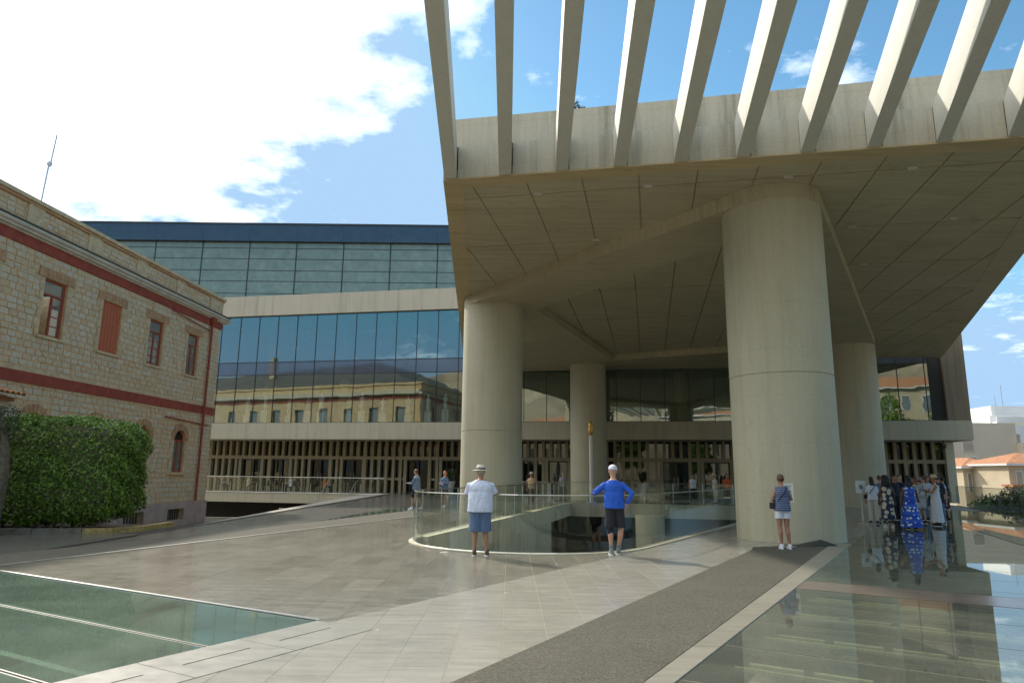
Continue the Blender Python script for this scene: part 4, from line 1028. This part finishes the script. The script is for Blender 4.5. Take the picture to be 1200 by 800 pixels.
    if bottom:
        g = MB(); kind, mt, zend = bottom
        g.rings([(0, 0, .86+dz, .16*fat, .125*fat), (0, 0, .92+dz, .182*fat, .14*fat), (0, ly(1.02), 1.04+dz, .165*fat, .13*fat)], 20)
        if kind == 'skirt': g.rings([(0, 0, zend, .21, .19), (0, 0, (zend+.9)/2, .20, .17), (0, 0, .92, .18, .14)], 24, wave=lambda j, q: .03*math.sin(6*q))
        else:
            for s_, hp, kn, ak in lg:
                if sit: q = kn if zend < .5 else hp.lerp(kn, .75); g.tube([hp, hp.lerp(kn, .5), q]+([ak] if zend < .3 else []), [.10, .092, .085]+([.06] if zend < .3 else []), 14); continue
                if zend < .45: g.tube([hp+V((0, 0, .05)), hp.lerp(kn, .5), kn, kn.lerp(ak, .5), kn.lerp(ak, min(.97, (.5-zend)/.41))], [.102*fat, .092*fat, .078, .07, .066], 16)
                else:
                    q = (hp.z-zend)/(hp.z-kn.z); g.tube([hp+V((0, 0, .05)), hp.lerp(kn, q*.5), hp.lerp(kn, q)], [.104*fat, .100*fat, .103*fat], 16)
        remesh(g, kind, mt, r, max(vox, .011))
    if dress:
        mt, zend, wid = dress; g = MB(); torso(g, .014, 1.0, 1.40)
        g.rings([(0, 0, zend, wid, wid*.85), (0, 0, zend*.6+.42, wid*.85, wid*.72), (0, 0, .85, .20, .165), (0, 0, 1.06, .165, .13)], 30, wave=lambda j, q: .035*math.sin(7*q+j))
        for s_ in (-1, 1): g.tube([(s_*.10, 0, 1.33), (s_*.10, 0, 1.47)], [.03, .02], 8)
        remesh(g, 'dress', mt, r, max(vox, .012))
    # hair
    if hair:
        h = MB()
        R_ = [(0, -.02, -.045, .062, .075), (0, -.022, -.01, .080, .088), (0, -.016, .04, .086, .098), (0, -.012, .085, .074, .09), (0, -.01, .118, .045, .058), (0, -.01, .13, .012, .014)]
        if hair in ('short', 'bun', 'long', 'curly', 'braids'): h.rings(R_ if hair != 'short' else R_, 20)
        if hair == 'bun': h.rings([(0, -.105, .0, .02, .02), (0, -.115, .02, .042, .036), (0, -.115, .05, .042, .036), (0, -.105, .07, .018, .02)], 12)
        if hair == 'long': h.rings([(0, -.075, -.27, .05, .02), (0, -.078, -.2, .085, .035), (0, -.065, -.1, .092, .05), (0, -.03, .03, .085, .085)], 16, wave=lambda j, q: .06*math.sin(5*q+j))
        if hair == 'curly': h.rings([(0, -.06, -.30, .09, .06), (0, -.06, -.2, .15, .10), (0, -.05, -.07, .15, .12), (0, -.03, .05, .12, .12), (0, -.02, .13, .06, .07)], 20, wave=lambda j, q: .09*math.sin(9*q+j*2))
        if hair == 'braids':
            for q in range(9): h.tube([(-.07+q*.0175, -.07, 0), (-.08+q*.02, -.11, -.2), (-.075+q*.019, -.12, -.45), (-.05+q*.0125, -.11, -.62)], [.016, .015, .013, .006], 6)
        h.v = [tuple(HR(v)) for v in h.v]; remesh(h, 'hair', hairm, r, max(vox*.9, .009), 1)
    if hat:
        h = MB()
        if hat == 'cap':
            h.rings([(0, -.008, .028, .092, .106), (0, -.008, .07, .09, .102), (0, -.008, .11, .07, .082), (0, -.008, .135, .03, .035), (0, -.008, .139, .008, .008)], 22)
            h.add([(-.065, .08, .036), (.065, .08, .036), (.055, .165, .022), (0, .185, .02), (-.055, .165, .022), (-.065, .08, .046), (.065, .08, .046), (.055, .165, .03), (0, .185, .028), (-.055, .165, .03)], [(0, 1, 2, 3, 4), (9, 8, 7, 6, 5), (0, 5, 6, 1), (1, 6, 7, 2), (2, 7, 8, 3), (3, 8, 9, 4), (4, 9, 5, 0)])
        else:
            br = {'fedora': .172, 'sun': .20, 'bucket': .14}[hat]
            h.rings([(0, -.005, .03, br, br*1.08), (0, -.005, .036, br*.99, br*1.07), (0, -.005, .052, .098, .112), (0, -.005, .115, .088, .10), (0, -.005, .145, .07, .082), (0, -.005, .138, .03, .035)], 26, wave=lambda j, q: (.03*math.cos(2*q) if j < 2 else 0))
        h.v = [tuple(HR(v)) for v in h.v]; o = h.build('hat', hatm, None, smooth='all', flipfix=True); o.parent = r
        if hat == 'fedora':
            b_ = MB().rings([(0, -.005, .053, .101, .115), (0, -.005, .082, .097, .111)], 26); b_.v = [tuple(HR(v)) for v in b_.v]; b_ = b_.build('hat_band', 'c_black', None); b_.parent = o
    for e in extras:
        if e == 'crossbag':
            o = MB().tube([(-.16, -.02, .98), (-.10, -.155, 1.18), (.06, -.145, 1.36), (.12, -.05, 1.47)], .012, 6).build('bag_strap', 'c_black', None); o.parent = r
            o = MB().rings([(-.23, .03, .93, .045, .09), (-.23, .03, 1.0, .05, .10), (-.23, .03, 1.08, .045, .09)], 12, p=4).build('shoulder_bag', 'c_black', None, smooth=True); o.parent = r
        if e == 'sidebag':
            o = MB().tube([(.2, .02, .98), (.14, -.13, 1.25), (-.09, -.06, 1.47)], .010, 6).build('bag_strap', 'c_black', None); o.parent = r
            o = MB().rings([(.24, .02, .86, .05, .12), (.24, .02, .95, .055, .13), (.24, .02, 1.05, .045, .11)], 12, p=4).build('shoulder_bag', 'c_black', None, smooth=True); o.parent = r
        if e == 'backpack':
            o = MB().rings([(0, -.21, .98, .10, .06), (0, -.22, 1.02, .15, .09), (0, -.22, 1.25, .155, .10), (0, -.20, 1.42, .13, .08), (0, -.19, 1.47, .07, .04)], 18, p=3).build('backpack', 'navy', None, smooth='all'); o.parent = r
            for s_ in (-1, 1): q = MB().tube([(s_*.10, -.14, 1.42), (s_*.12, .02, 1.47), (s_*.12, .12, 1.3)], .02, 6).build('strap', 'navy', None); q.parent = o
    return r
# --- the three visitors in the foreground
person('man in white shirt, denim shorts and straw hat leaning on the glass balustrade', -.60, 14.12, -4, 1.76, 1.30, .0095, 'skint', lean=.09, headf=.05, hturn=8,
       armL=[(-.27, .16, 1.16), (-.16, .36, 1.23)], armR=[(.30, .12, 1.17), (.33, .33, 1.23)], legs=[(-.09, .03, .5), (-.10, .02, .09), (.10, .05, .5), (.15, .01, .09)],
       top=('shirt', 'c_lightsh', .84), bottom=('shorts', 'c_denim', .47), hair='short', hairm='h_grey', hat='fedora', hatm='c_cream', shoes='leather', sleeve=.85)
person('man in bright blue top and black shorts with a white cap and knee brace', 2.16, 14.55, -2, 1.80, 1.05, .0095, 'skin', lean=.06, headf=.02,
       armL=[(-.40, .02, 1.20), (-.22, .36, 1.24)], armR=[(.36, -.06, 1.20), (.245, -.02, .96)], legs=[(-.09, .03, .50), (-.07, .0, .09), (.14, .05, .5), (.09, .10, .09)],
       top=('long_sleeved_top', 'c_blue', .90), bottom=('shorts', 'c_black', .53), hair=None, hat='cap', hatm='c_white', shoes='c_grey', sleeve=1.5, brace=True, socks='c_grey')
person('woman in navy striped tank top and white shorts reading a panel at the big column', 6.22, 16.02, 4, 1.66, 1.0, .0095, 'skint', women=True, headf=.03,
       armL=[(-.235, .0, 1.14), (-.10, .2, 1.10)], armR=[(.235, .02, 1.15), (.12, .24, 1.16)], legs=[(-.085, .01, .5), (-.07, -.01, .09), (.085, .02, .5), (.12, .0, .09)],
       top=('striped_tank_top', 'c_stripe', .88), bottom=('white_shorts', 'c_white', .71), hair='bun', hairm='h_brown', shoes='c_white', sleeve=0, extras=('crossbag',))
G_ = 'visitors queuing on the glass floor'
person('woman in white blouse and cream trousers at the left of the group', 13.05, 25.2, 10, 1.64, 1.0, .016, 'skint', women=True, top=('blouse', 'c_white', .88), bottom=('trousers', 'c_cream', .10), hair='long', hairm='h_dark', group=G_, sleeve=.9, extras=('crossbag',))
person('woman with big curly hair and brown hat in a cream leaf-print skirt', 12.55, 23.3, 12, 1.68, 1.05, .016, 'skind', women=True, dress=('c_leafprint', .28, .24), hair='curly', hairm='h_dark', hat='sun', hatm='h_brown', group=G_, shoes='c_cream')
person('woman with long braids in a long blue and white patterned dress', 12.85, 22.5, 10, 1.68, 1.1, .014, 'skind', women=True, dress=('c_bluedress', .08, .34), hair='braids', hairm='h_dark', group=G_, armR=[(.25, .05, 1.14), (.34, .22, .98)])
person('woman in short grey printed dress and grey cap', 14.95, 25.5, 0, 1.62, 1.1, .016, 'skin', women=True, top=('printed_top', 'c_greyprint', .84), bottom=('skirt', 'c_greyprint', .58), hair='short', hairm='h_brown', hat='cap', hatm='c_grey', group=G_, armL=[(-.25, .0, 1.14), (-.36, .12, .98)], extras=('crossbag',))
person('woman in long white dress with gold hat and dark shoulder bag, turned left', 14.75, 24.25, -78, 1.72, 1.02, .014, 'skint', women=True, dress=('c_white', .13, .25), hair='short', hairm='h_dark', hat='bucket', hatm='c_straw', group=G_, armL=[(-.2, .16, 1.15), (-.1, .36, 1.25)], armR=[(.2, .16, 1.15), (.1, .36, 1.22)], extras=('sidebag',))
person('man in white shirt and navy shorts carrying a dark backpack', 15.95, 26.0, 14, 1.74, 1.02, .016, 'skin', top=('shirt', 'c_white', .88), bottom=('shorts', 'navy', .55), hair='short', group=G_, extras=('backpack',), shoes='c_white')
person('person in black top standing behind the braided woman', 15.2, 27.6, 160, 1.72, 1.0, .02, 'skint', top=('shirt', 'c_black', .88), bottom=('trousers', 'c_black', .10), hair='short', group=G_)
person('person in dark clothes half hidden at the back of the group', 16.0, 28.6, 190, 1.74, 1.0, .02, 'skin', top=('shirt', 'navy', .88), bottom=('trousers', 'c_grey', .10), hair='short', hairm='h_brown', group=G_)
person('person in grey shirt at the right end of the group', 17.0, 27.4, 20, 1.66, 1.0, .02, 'skin', top=('shirt', 'c_grey', .88), bottom=('shorts', 'c_black', .5), hair='short', group=G_, extras=('backpack',))
person('woman in orange-white top turned toward the group centre', 15.5, 26.7, -60, 1.66, 1.0, .02, 'skint', women=True, top=('blouse', 'c_cream', .88), bottom=('shorts', 'c_orange', .6), hair='long', hairm='h_brown', group=G_)
for q_, (lab, x, y, fc, mt, bt, hr) in enumerate((('person in blue shirt between the printed dress and the braided woman', 14.1, 26.6, 40, 'c_denim', 'c_cream', 'short'), ('dark-haired woman in white blouse deep in the group', 14.7, 27.4, 170, 'c_white', 'navy', 'long'), ('person in pale top seen behind the white dress', 16.3, 27.5, -40, 'c_cream', 'c_denim', 'bun'), ('person in light blue top at the far back of the group', 17.3, 28.9, 200, 'c_lightsh', 'c_black', 'long'), ('child-sized person in black beside the white dress', 15.45, 25.2, 30, 'c_black', 'c_denim', 'short'))):
    person(lab, x, y, fc, 1.7-(.22 if q_ == 4 else 0), 1.0, .02, ('skin', 'skint')[q_ % 2], women=hr != 'short', top=('shirt', mt, .88), bottom=('shorts' if q_ % 2 else 'trousers', bt, .5 if q_ % 2 else .1), hair=hr, hairm=('h_brown', 'h_dark')[q_ % 2], group=G_)
W_ = 'people walking near the curved balustrade'
person('walker in pale denim jacket and black shorts looking down at a phone', -4.15, 30.9, -70, 1.76, 1.02, .016, 'skin', headf=.05, top=('denim_jacket', 'c_ltden', .86), bottom=('shorts', 'c_black', .55), hair='short', hairm='h_brown', armL=[(-.2, .12, 1.12), (-.12, .36, 1.14)], armR=[(.2, .12, 1.12), (.1, .36, 1.14)], legs=[(-.09, .16, .52), (-.09, .16, .10), (.09, -.02, .5), (.09, -.24, .13)], sleeve=1.5, group=W_, shoes='c_white')
person('red-haired woman in blue denim jacket walking beside the balustrade', -3.1, 32.9, 200, 1.70, 1.0, .016, 'skin', women=True, top=('denim_jacket', 'c_denim', .84), bottom=('skirt', 'c_black', .62), hair='long', hairm='h_red', armL=[(-.21, .08, 1.12), (-.02, .22, 1.2)], armR=[(.2, .1, 1.12), (.04, .24, 1.12)], legs=[(-.09, .12, .52), (-.09, .10, .10), (.09, -.02, .5), (.09, -.2, .12)], sleeve=1.5, group=W_, shoes='c_white')
V_ = 'visitors in front of the museum doors'
person('visitor in pale sunhat and beige clothes beyond the opening', 1.1, 36.6, 180, 1.70, 1.0, .02, 'skint', women=True, top=('shirt', 'c_straw', .88), bottom=('trousers', 'leather', .1), hair='long', hairm='h_brown', hat='sun', hatm='c_cream', group=V_)
person('grey-haired visitor in dark shirt in front of the doors', 3.25, 43.0, 200, 1.74, 1.1, .02, 'skin', top=('shirt', 'c_grey', .88), bottom=('trousers', 'c_black', .1), hair='short', hairm='h_grey', group=V_)
person('visitor in white vest and dark trousers on the terrace', 11.1, 42.4, 170, 1.70, 1.0, .02, 'skint', top=('vest', 'c_white', .88), bottom=('trousers', 'navy', .1), hair='short', group=V_, sleeve=.4)
person('visitor in cream clothes and cap beside the orange shirt', 12.0, 40.9, 80, 1.72, 1.0, .02, 'skin', top=('shirt', 'c_cream', .88), bottom=('trousers', 'c_cream', .1), hair='short', hat='cap', hatm='c_straw', group=V_)
person('visitor in orange shirt leaning on the far balustrade', 12.75, 41.0, 190, 1.76, 1.1, .02, 'skint', top=('shirt', 'c_orange', .88), bottom=('trousers', 'c_black', .1), hair='short', group=V_)
# --- cafe terrace: tables, chairs and seated guests
def chair(u, v, a, lab):
    x, y = xy(u, v); r = thing('cafe_chair', lab, 'chair', (x, y, 0), a, group='chairs on the cafe terrace', flat=False)
    o = MB().box(-.22, .22, -.22, .22, .43, .46).build('seat', 'bark', None); o.parent = r
    o = MB().box(-.22, .22, -.24, -.21, .50, .86).build('backrest', 'bark', None); o.parent = r
    for sx in (-1, 1):
        for sy in (-1, 1): o = MB().tube([(sx*.2, sy*.21, 0), (sx*.2, sy*.21, .44 if sy > 0 else .86)], .015, 5).build('leg', 'metal', None); o.parent = r
def table(u, v, lab):
    x, y = xy(u, v); r = thing('cafe_table', lab, 'table', (x, y, 0), group='tables on the cafe terrace', flat=False)
    o = MB().lathe([(.36, .72), (.36, .75)], 0, 0, 20).build('tabletop', 'frame', None); o.parent = r
    o = MB().lathe([(.03, .02), (.03, .72)], 0, 0, 8).build('pedestal', 'metal', None); o.parent = r
    o = MB().lathe([(.22, 0), (.22, .02)], 0, 0, 16).build('foot', 'metal', None); o.parent = r
nm = ['leftmost', 'second from left', 'third from left', 'fourth from left', 'fifth from left', 'rightmost']
for k, u in enumerate((-22.9, -20.6, -18.4, -16.0, -14.1, -11.9)):
    table(u, 1.1, f'small round cafe table, {nm[k]} along the terrace')
    chair(u-.75, 1.1, math.radians(-90)-th, f'cafe chair on the left side of the {nm[k]} table'); chair(u+.75, 1.15, math.radians(90)-th, f'cafe chair on the right side of the {nm[k]} table')
for k, (u, sd_, mt, sk, lab) in enumerate(((-22.9, -1, 'c_grey', 'skin', 'seated guest in grey at the leftmost cafe table'), (-20.6, -1, 'c_cream', 'skin', 'seated guest in pale shirt at the second cafe table'), (-18.4, 1, 'c_white', 'skin', 'seated guest in white shirt at the third cafe table'), (-14.1, -1, 'c_orange', 'skint', 'seated guest in orange top at the fifth cafe table'))):
    x, y = xy(u+sd_*.72, 1.1); person(lab, x, y, -sd_*90, 1.7, 1.0, .024, sk, sit=True, top=('shirt', mt, .88), bottom=('trousers', 'navy', .1), hair='short', armL=[(-.22, .12, 1.14), (-.15, .36, 1.18)], armR=[(.22, .12, 1.14), (.15, .36, 1.18)], group='guests seated on the cafe terrace')
# ================================================================== SMALL THINGS
sg = thing('information_stand', 'slim white information panel on a post in front of the big column', 'sign', (6.52, 16.55, 0))
MB().box(6.50, 6.54, 16.53, 16.57, .015, 1.05).build('post', 'metal', sg); MB().box(6.38, 6.66, 16.42, 16.70, 0, .015).build('foot', 'metal', sg)
t = MB(); t.box(6.37, 6.69, 16.50, 16.53, 1.02, 1.46); t.build('panel', 'white', sg)
t = MB()
for j in range(9): t.box(6.41, 6.65-(j % 3)*.03, 16.497, 16.4995, 1.38-j*.035, 1.39-j*.035)
t.build('lines_of_print', 'frame', sg)
mt_ = thing('folded_mat', 'dark rubber floor mat with a lifted corner at the foot of the big column', 'mat', (7.2, 16.9, 0))
MB().add([], []) if False else None
t = MB(); t.add([(6.3, 16.55, .012), (7.75, 16.75, .012), (7.85, 17.15, .012), (6.5, 17.0, .012), (7.2, 16.7, .015), (7.78, 16.78, .02), (7.5, 17.05, .13), (6.9, 17.0, .02)], [(0, 1, 2, 3), (4, 5, 6), (4, 6, 7)]); t.build('rubber_sheet', 'frame', mt_)
q2 = thing('queue_sign', 'white notice on a thin steel post left of the group', 'sign', (12.75, 25.4, 0))
MB().tube([(12.75, 25.4, 0), (12.75, 25.4, 1.1)], .03, 8).build('post', 'metal', q2); MB().lathe([(.2, 0), (.2, .02)], 12.75, 25.4, 20).build('foot', 'metal', q2)
MB().box(12.57, 12.93, 25.36, 25.39, 1.05, 1.5).build('board', 'white', q2); MB().rings([(12.75, 25.355, 1.2, .05, .002), (12.75, 25.355, 1.28, .08, .002), (12.75, 25.355, 1.36, .05, .002)], 10).build('printed_symbol', 'c_grey', q2)
tp = thing('torch_post', 'tall white post topped by a golden flame beyond the blue-shirted man', 'post', (4.75, 40.0, 0))
MB().lathe([(.30, 0), (.30, .04), (.11, .06), (.11, 3.85), (.13, 3.88)], 4.75, 40.9, 16).build('shaft', 'white', tp, smooth=True)
MB().lathe([(.07, 3.88), (.15, 4.0), (.17, 4.2), (.13, 4.45), (.15, 4.55), (.06, 4.72), (.01, 4.8)], 4.75, 40.9, 14).build('gold_flame', 'gold', tp, smooth=True)
cm = thing('security_camera', 'black dome security camera hanging under the right end of the museum ledge', 'camera', (28.2, 45.2, 3.9))
MB().lathe([(.05, 4.05), (.05, 3.82)], 28.2, 44.9, 10).build('arm', 'frame', cm); MB().lathe([(.16, 3.82), (.17, 3.7), (.12, 3.58), (.03, 3.53)], 28.2, 44.9, 14).build('dome', 'frame', cm, smooth=True)
# stair rails dropping from the terrace corner
st = thing('terrace_stairs', 'stairs with steel handrails dropping from the cafe terrace corner', 'stairs', (-11, 48, 0))
for k in range(14):
    MB().box(-13.2+.02, -11.2, 50.5-k*.36-.36, 50.5-k*.36, -.18*(k+1)-.14, -.18*(k+1)).build('step', 'ledge', st)
for x in (-13.2, -11.2):
    MB().tube([(x, 51.4, 1.0), (x, 50.5, .95), (x, 45.5, -1.55), (x, 44.8, -1.55)], .028, 8).build('handrail', 'metal', st)
    MB().tube([(x, 50.5, .45), (x, 45.5, -2.05)], .02, 6).build('lower_rail', 'metal', st)
    for k in range(5): MB().tube([(x, 50.4-k*1.2, -.6*k+.9), (x, 50.4-k*1.2, -.6*k-.2)], .02, 6).build('post', 'metal', st)
lf = thing('steel_fence', 'white steel fence frames in the shadow under the terrace', 'fence', (-15, 50, -2))
for k in range(4):
    x = -16.4+k*1.3
    for q in (x, x+1.2): MB().box(q-.03, q+.03, 49.97, 50.03, -2.9, -.95).build('fence_post', 'white', lf)
    for z in (-1.0, -1.6, -2.2): MB().box(x, x+1.2, 49.98, 50.02, z-.025, z+.025).build('fence_rail', 'white', lf)
MB().box(-24, -9.6, 49.5, 52, -5, -2.9).build('lower_terrace', 'brownw'); struct(bpy.data.objects['lower_terrace'])
MB().box(-26, -9.6, 58, 58.3, -5, -.76).build('basement_wall', 'dark', mus)
MB().box(-24, -9.46, 40.0, 40.2, -5, -1.004).build('courtyard_wall', 'wallc'); struct(bpy.data.objects['courtyard_wall'])
# gallery statues behind the first-floor glass
rs = random.Random(9)
for k in range(13):
    u = -22.6+k*1.72+rs.uniform(-.3, .3); x, y = xy(u, 1.6+rs.uniform(0, 1.6)); h = rs.uniform(.7, 1.2)
    s_ = thing('statue', f'pale antique statue on a plinth behind the first-floor glass, {["leftmost", "second", "third", "fourth", "fifth", "sixth", "seventh", "eighth", "ninth", "tenth", "eleventh", "twelfth", "last"][k]} from the left', 'statue', (x, y, 5.32), group='statues in the glazed gallery')
    MB().box(x-.25, x+.25, y-.25, y+.25, 5.32, 5.32+h).build('plinth', 'white', s_)
    z = 5.32+h; q = rs.uniform(.8, 1.1)
    MB().rings([(x, y, z, .16*q, .14), (x, y, z+.4*q, .2*q, .15), (x, y, z+.75*q, .15*q, .11), (x, y, z+1.05*q, .24*q, .13), (x, y, z+1.15*q, .1, .09), (x, y, z+1.2*q, .06, .06), (x, y, z+1.3*q, .1, .1), (x, y, z+1.42*q, .09, .1), (x, y, z+1.48*q, .03, .03)], 12).build('figure', 'white', s_, smooth='all')
# ================================================================== DISTANT BUILDINGS (right)
def block(name, lab, x0, x1, y0, y1, z0, z1, mat, wins=(), roof=None, cat='building', ex=()):
    b = thing(name, lab, cat, ((x0+x1)/2, y0, z0))
    MB().box(x0, x1, y0, y1, z0, z1).build('wall', mat, b)
    for (a, c, d, e) in wins:
        f_ = MB().box(a-.08, c+.08, y0-.06, y0-.005, d-.08, e+.08).build('window', 'white', b); MB().box(a, c, y0-.09, y0-.062, d, e).build('pane', 'winglass', f_)
    if roof:
        ov, hh = roof; t = MB(); q = [(x0-ov, y0-ov, z1), (x1+ov, y0-ov, z1), (x1+ov, y1+ov, z1), (x0-ov, y1+ov, z1)]; w = min(x1-x0, y1-y0)/2
        r0, r1 = ((x0+w, (y0+y1)/2, z1+hh), (x1-w, (y0+y1)/2, z1+hh)) if x1-x0 > y1-y0 else (((x0+x1)/2, y0+w, z1+hh), ((x0+x1)/2, y1-w, z1+hh))
        t.add(q+[r0, r1], [(0, 1, 5, 4) if x1-x0 > y1-y0 else (0, 1, 4), (1, 2, 5) if x1-x0 > y1-y0 else (1, 2, 5, 4), (2, 3, 4, 5) if x1-x0 > y1-y0 else (2, 3, 5), (3, 0, 4) if x1-x0 > y1-y0 else (3, 0, 4, 5), (3, 2, 1, 0)])
        t.build('roof', 'terr', b, flipfix=True)
        MB().box(x0-ov-.02, x1+ov+.02, y0-ov-.02, y1+ov+.02, z1-.22, z1-.003).build('eaves', 'whiteb', b)
    return b
def wg(x0, x1, z0, z1, nx, nz, fw=.45, fh=.55):
    r_ = []; dx, dz_ = (x1-x0)/nx, (z1-z0)/nz
    for i in range(nx):
        for j in range(nz): cx, cz = x0+dx*(i+.5), z0+dz_*(j+.5); r_.append((cx-dx*fw/2, cx+dx*fw/2, cz-dz_*fh/2, cz+dz_*fh/2))
    return r_
block('apartment_building', 'plain beige apartment wall stepping down at its right', 56.0, 66.2, 90, 104, -3.4, 8.85, 'beige', [(59.0, 60.4, 5.2, 6.6), (59.2, 60.6, 1.8, 4.4)])
block('apartment_building', 'lower beige wing joined to the right of the beige wall', 66.2, 71.6, 89, 102, -3.4, 6.3, 'beige')
M_['awn'] = plain('yellow_awning', (.62, .50, .22), .9)
w = block('apartment_building', 'white apartment block with balconies and awnings at the right frame edge', 84.0, 104, 120, 136, -3.4, 12.6, 'whiteb', wg(85, 103, 2, 12, 5, 3))
for j in range(4):
    MB().box(84.2, 104, 118.6, 119.99, 1.9+j*3.1, 2.1+j*3.1).build('balcony_slab', 'whiteb', w); MB().box(84.2, 104, 118.6, 118.7, 2.1+j*3.1, 3.0+j*3.1).build('balcony_front', 'white', w)
for q in ((85, 88.5, 4.9), (90.5, 94, 8.0), (85.2, 89, 11.1), (96, 99.5, 4.9)): MB().prism([(q[2], 118.5), (q[2]-.9, 117.6), (q[2]-.8, 117.6), (q[2]+.1, 118.5)], q[0], q[1], lambda v: Vector((v[2], v[1], v[0]))).build('awning', 'awn', w, flipfix=True)
for q in (97, 99, 101.5): MB().lathe([(.5, 12.6), (.5, 13.7)], q, 124, 12).build('water_tank', 'metal', w)
for q in (86, 92.5, 98, 102): MB().tube([(q, 121, 12.6), (q, 121, 15.2+q % 3*.5)], .05, 5).build('aerial', 'metal', w); MB().tube([(q-.6, 121, 14.6), (q+.6, 121, 14.8)], .03, 4).build('aerial', 'metal', w)
MB().box(86.5, 95, 123, 130, 12.6, 14.6).build('roof_room', 'whiteb', w); MB().tube([(88, 122, 14.6), (88, 122, 18.2)], .07, 5).build('aerial', 'metal', w)
block('apartment_building', 'white gable-roofed block with a dark sloping roof behind the beige wing', 78.5, 83.8, 112, 122, -3.4, 10.5, 'whiteb', wg(79, 83.5, 5, 10, 2, 1))
block('small_house', 'small cream house with hipped orange tile roof', 48.9, 53.6, 75, 82, -3.4, 2.95, 'cream', wg(49.1, 51.6, -.2, 2.6, 3, 1, .4, .7), roof=(.35, 1.0))
h2 = block('small_house', 'cream house with orange tile roof and pilasters at the right frame edge', 49.9, 57.5, 69.5, 77, -3.4, 3.2, 'cream', wg(50.2, 57, 0, 2.8, 5, 1, .4, .7), roof=(.4, 1.2))
MB().box(49.3, 60, 68.2, 69.4, -3.4, .9).build('porch', 'cream', h2); MB().box(49.0, 60.3, 67.9, 69.49, .9, 1.12).build('porch_roof', 'terr', h2)
# ================================================================== ACROSS THE STREET (seen mirrored in the glazing)
block('town_house', 'pale neoclassical town house with orange roof across the street', 24, 46, -36, -24, 0, 15.5, 'cream', [], roof=(.5, 2.4))
tb = bpy.data.objects[-1] if False else None
def backwin(x0, x1, y, z0, z1, nx, nz, par):
    for (a, c, d, e) in wg(x0, x1, z0, z1, nx, nz, .35, .6):
        f_ = MB().box(a-.1, c+.1, y+.005, y+.08, d-.1, e+.1).build('window', 'whiteb', par); MB().box(a, c, y+.082, y+.1, d, e).build('pane', 'winglass', f_)
ths = [o for o in COL.objects if o.name.startswith('town_house')]
backwin(25, 45, -24, 3, 15, 7, 3, ths[0])
b2 = block('town_house', 'beige four-storey town house facing the museum across the street', -4, 14, -44, -32, 0, 12.5, 'beige', [], roof=(.4, 1.6)); backwin(-3, 13, -32, 1, 12, 6, 3, b2)
b3 = block('town_house', 'cream town house at the far left across the street', -34, -16, -40, -28, 0, 11, 'cream', [], roof=(.4, 1.6)); backwin(-33, -17, -28, 1, 10.5, 6, 3, b3)
def tree(x, y, h, r, lab, seed, cyp=False):
    t_ = thing('cypress_tree' if cyp else 'street_tree', lab, 'tree', (x, y, 0)); MB().tube([(x, y, 0), (x+.1, y, h*.35), (x, y, h*.7)], [.25, .18, .06], 8).build('trunk', 'bark', t_, smooth=True)
    if cyp: leaves(3500, ball(x, y, h*.55, r, r, h*.48), .2, 'leafd', 'crown', t_, .5, seed=seed)
    else:
        q = random.Random(seed)
        for k in range(4):
            a = q.uniform(0, 6.28); MB().tube([(x, y, h*.35), (x+math.cos(a)*r*.4, y+math.sin(a)*r*.4, h*.6)], [.12, .04], 6).build('branch', 'bark', t_)
        leaves(6000, ball(x, y, h*.66, r, r, h*.36), .2, 'leaf', 'crown', t_, .5, seed=seed)
for k, (x, y, h, r, c, lab) in enumerate([(22, -17, 13, 3.6, 0, 'broad street tree left of the neoclassical house'), (31, -18, 13, 4, 0, 'street tree in front of the neoclassical house'), (40, -17, 12, 3.6, 0, 'street tree by the right of the neoclassical house'), (-12, -22, 15, 1.6, 1, 'tall cypress across the street'), (-8, -24, 10, 2.6, 0, 'bushy street tree beside the tall cypress'), (17, -26, 13, 1.5, 1, 'cypress between the two town houses'), (4, -24, 7, 2.6, 0, 'street tree in front of the beige town house')]): tree(x, y, h, r, lab, 60+k, c)
t = MB(); nx, ny = 46, 16; vs = []
rh = random.Random(4)
for j in range(ny):
    for i in range(nx):
        x = -260+i*14; y = -70-j*14; s_ = min(1, j/9); z = 46*s_*(1-((x-60)/420)**2)+rh.uniform(-3, 3)*min(1, j/2)*1.3
        if j > 9: z += 14
        vs.append((x, y, max(-.5, z)))
t.add(vs, [(j*nx+i, (j+1)*nx+i, (j+1)*nx+i+1, j*nx+i+1) for j in range(ny-1) for i in range(nx-1)])
struct(t.build('hillside', 'rock', smooth='all'))
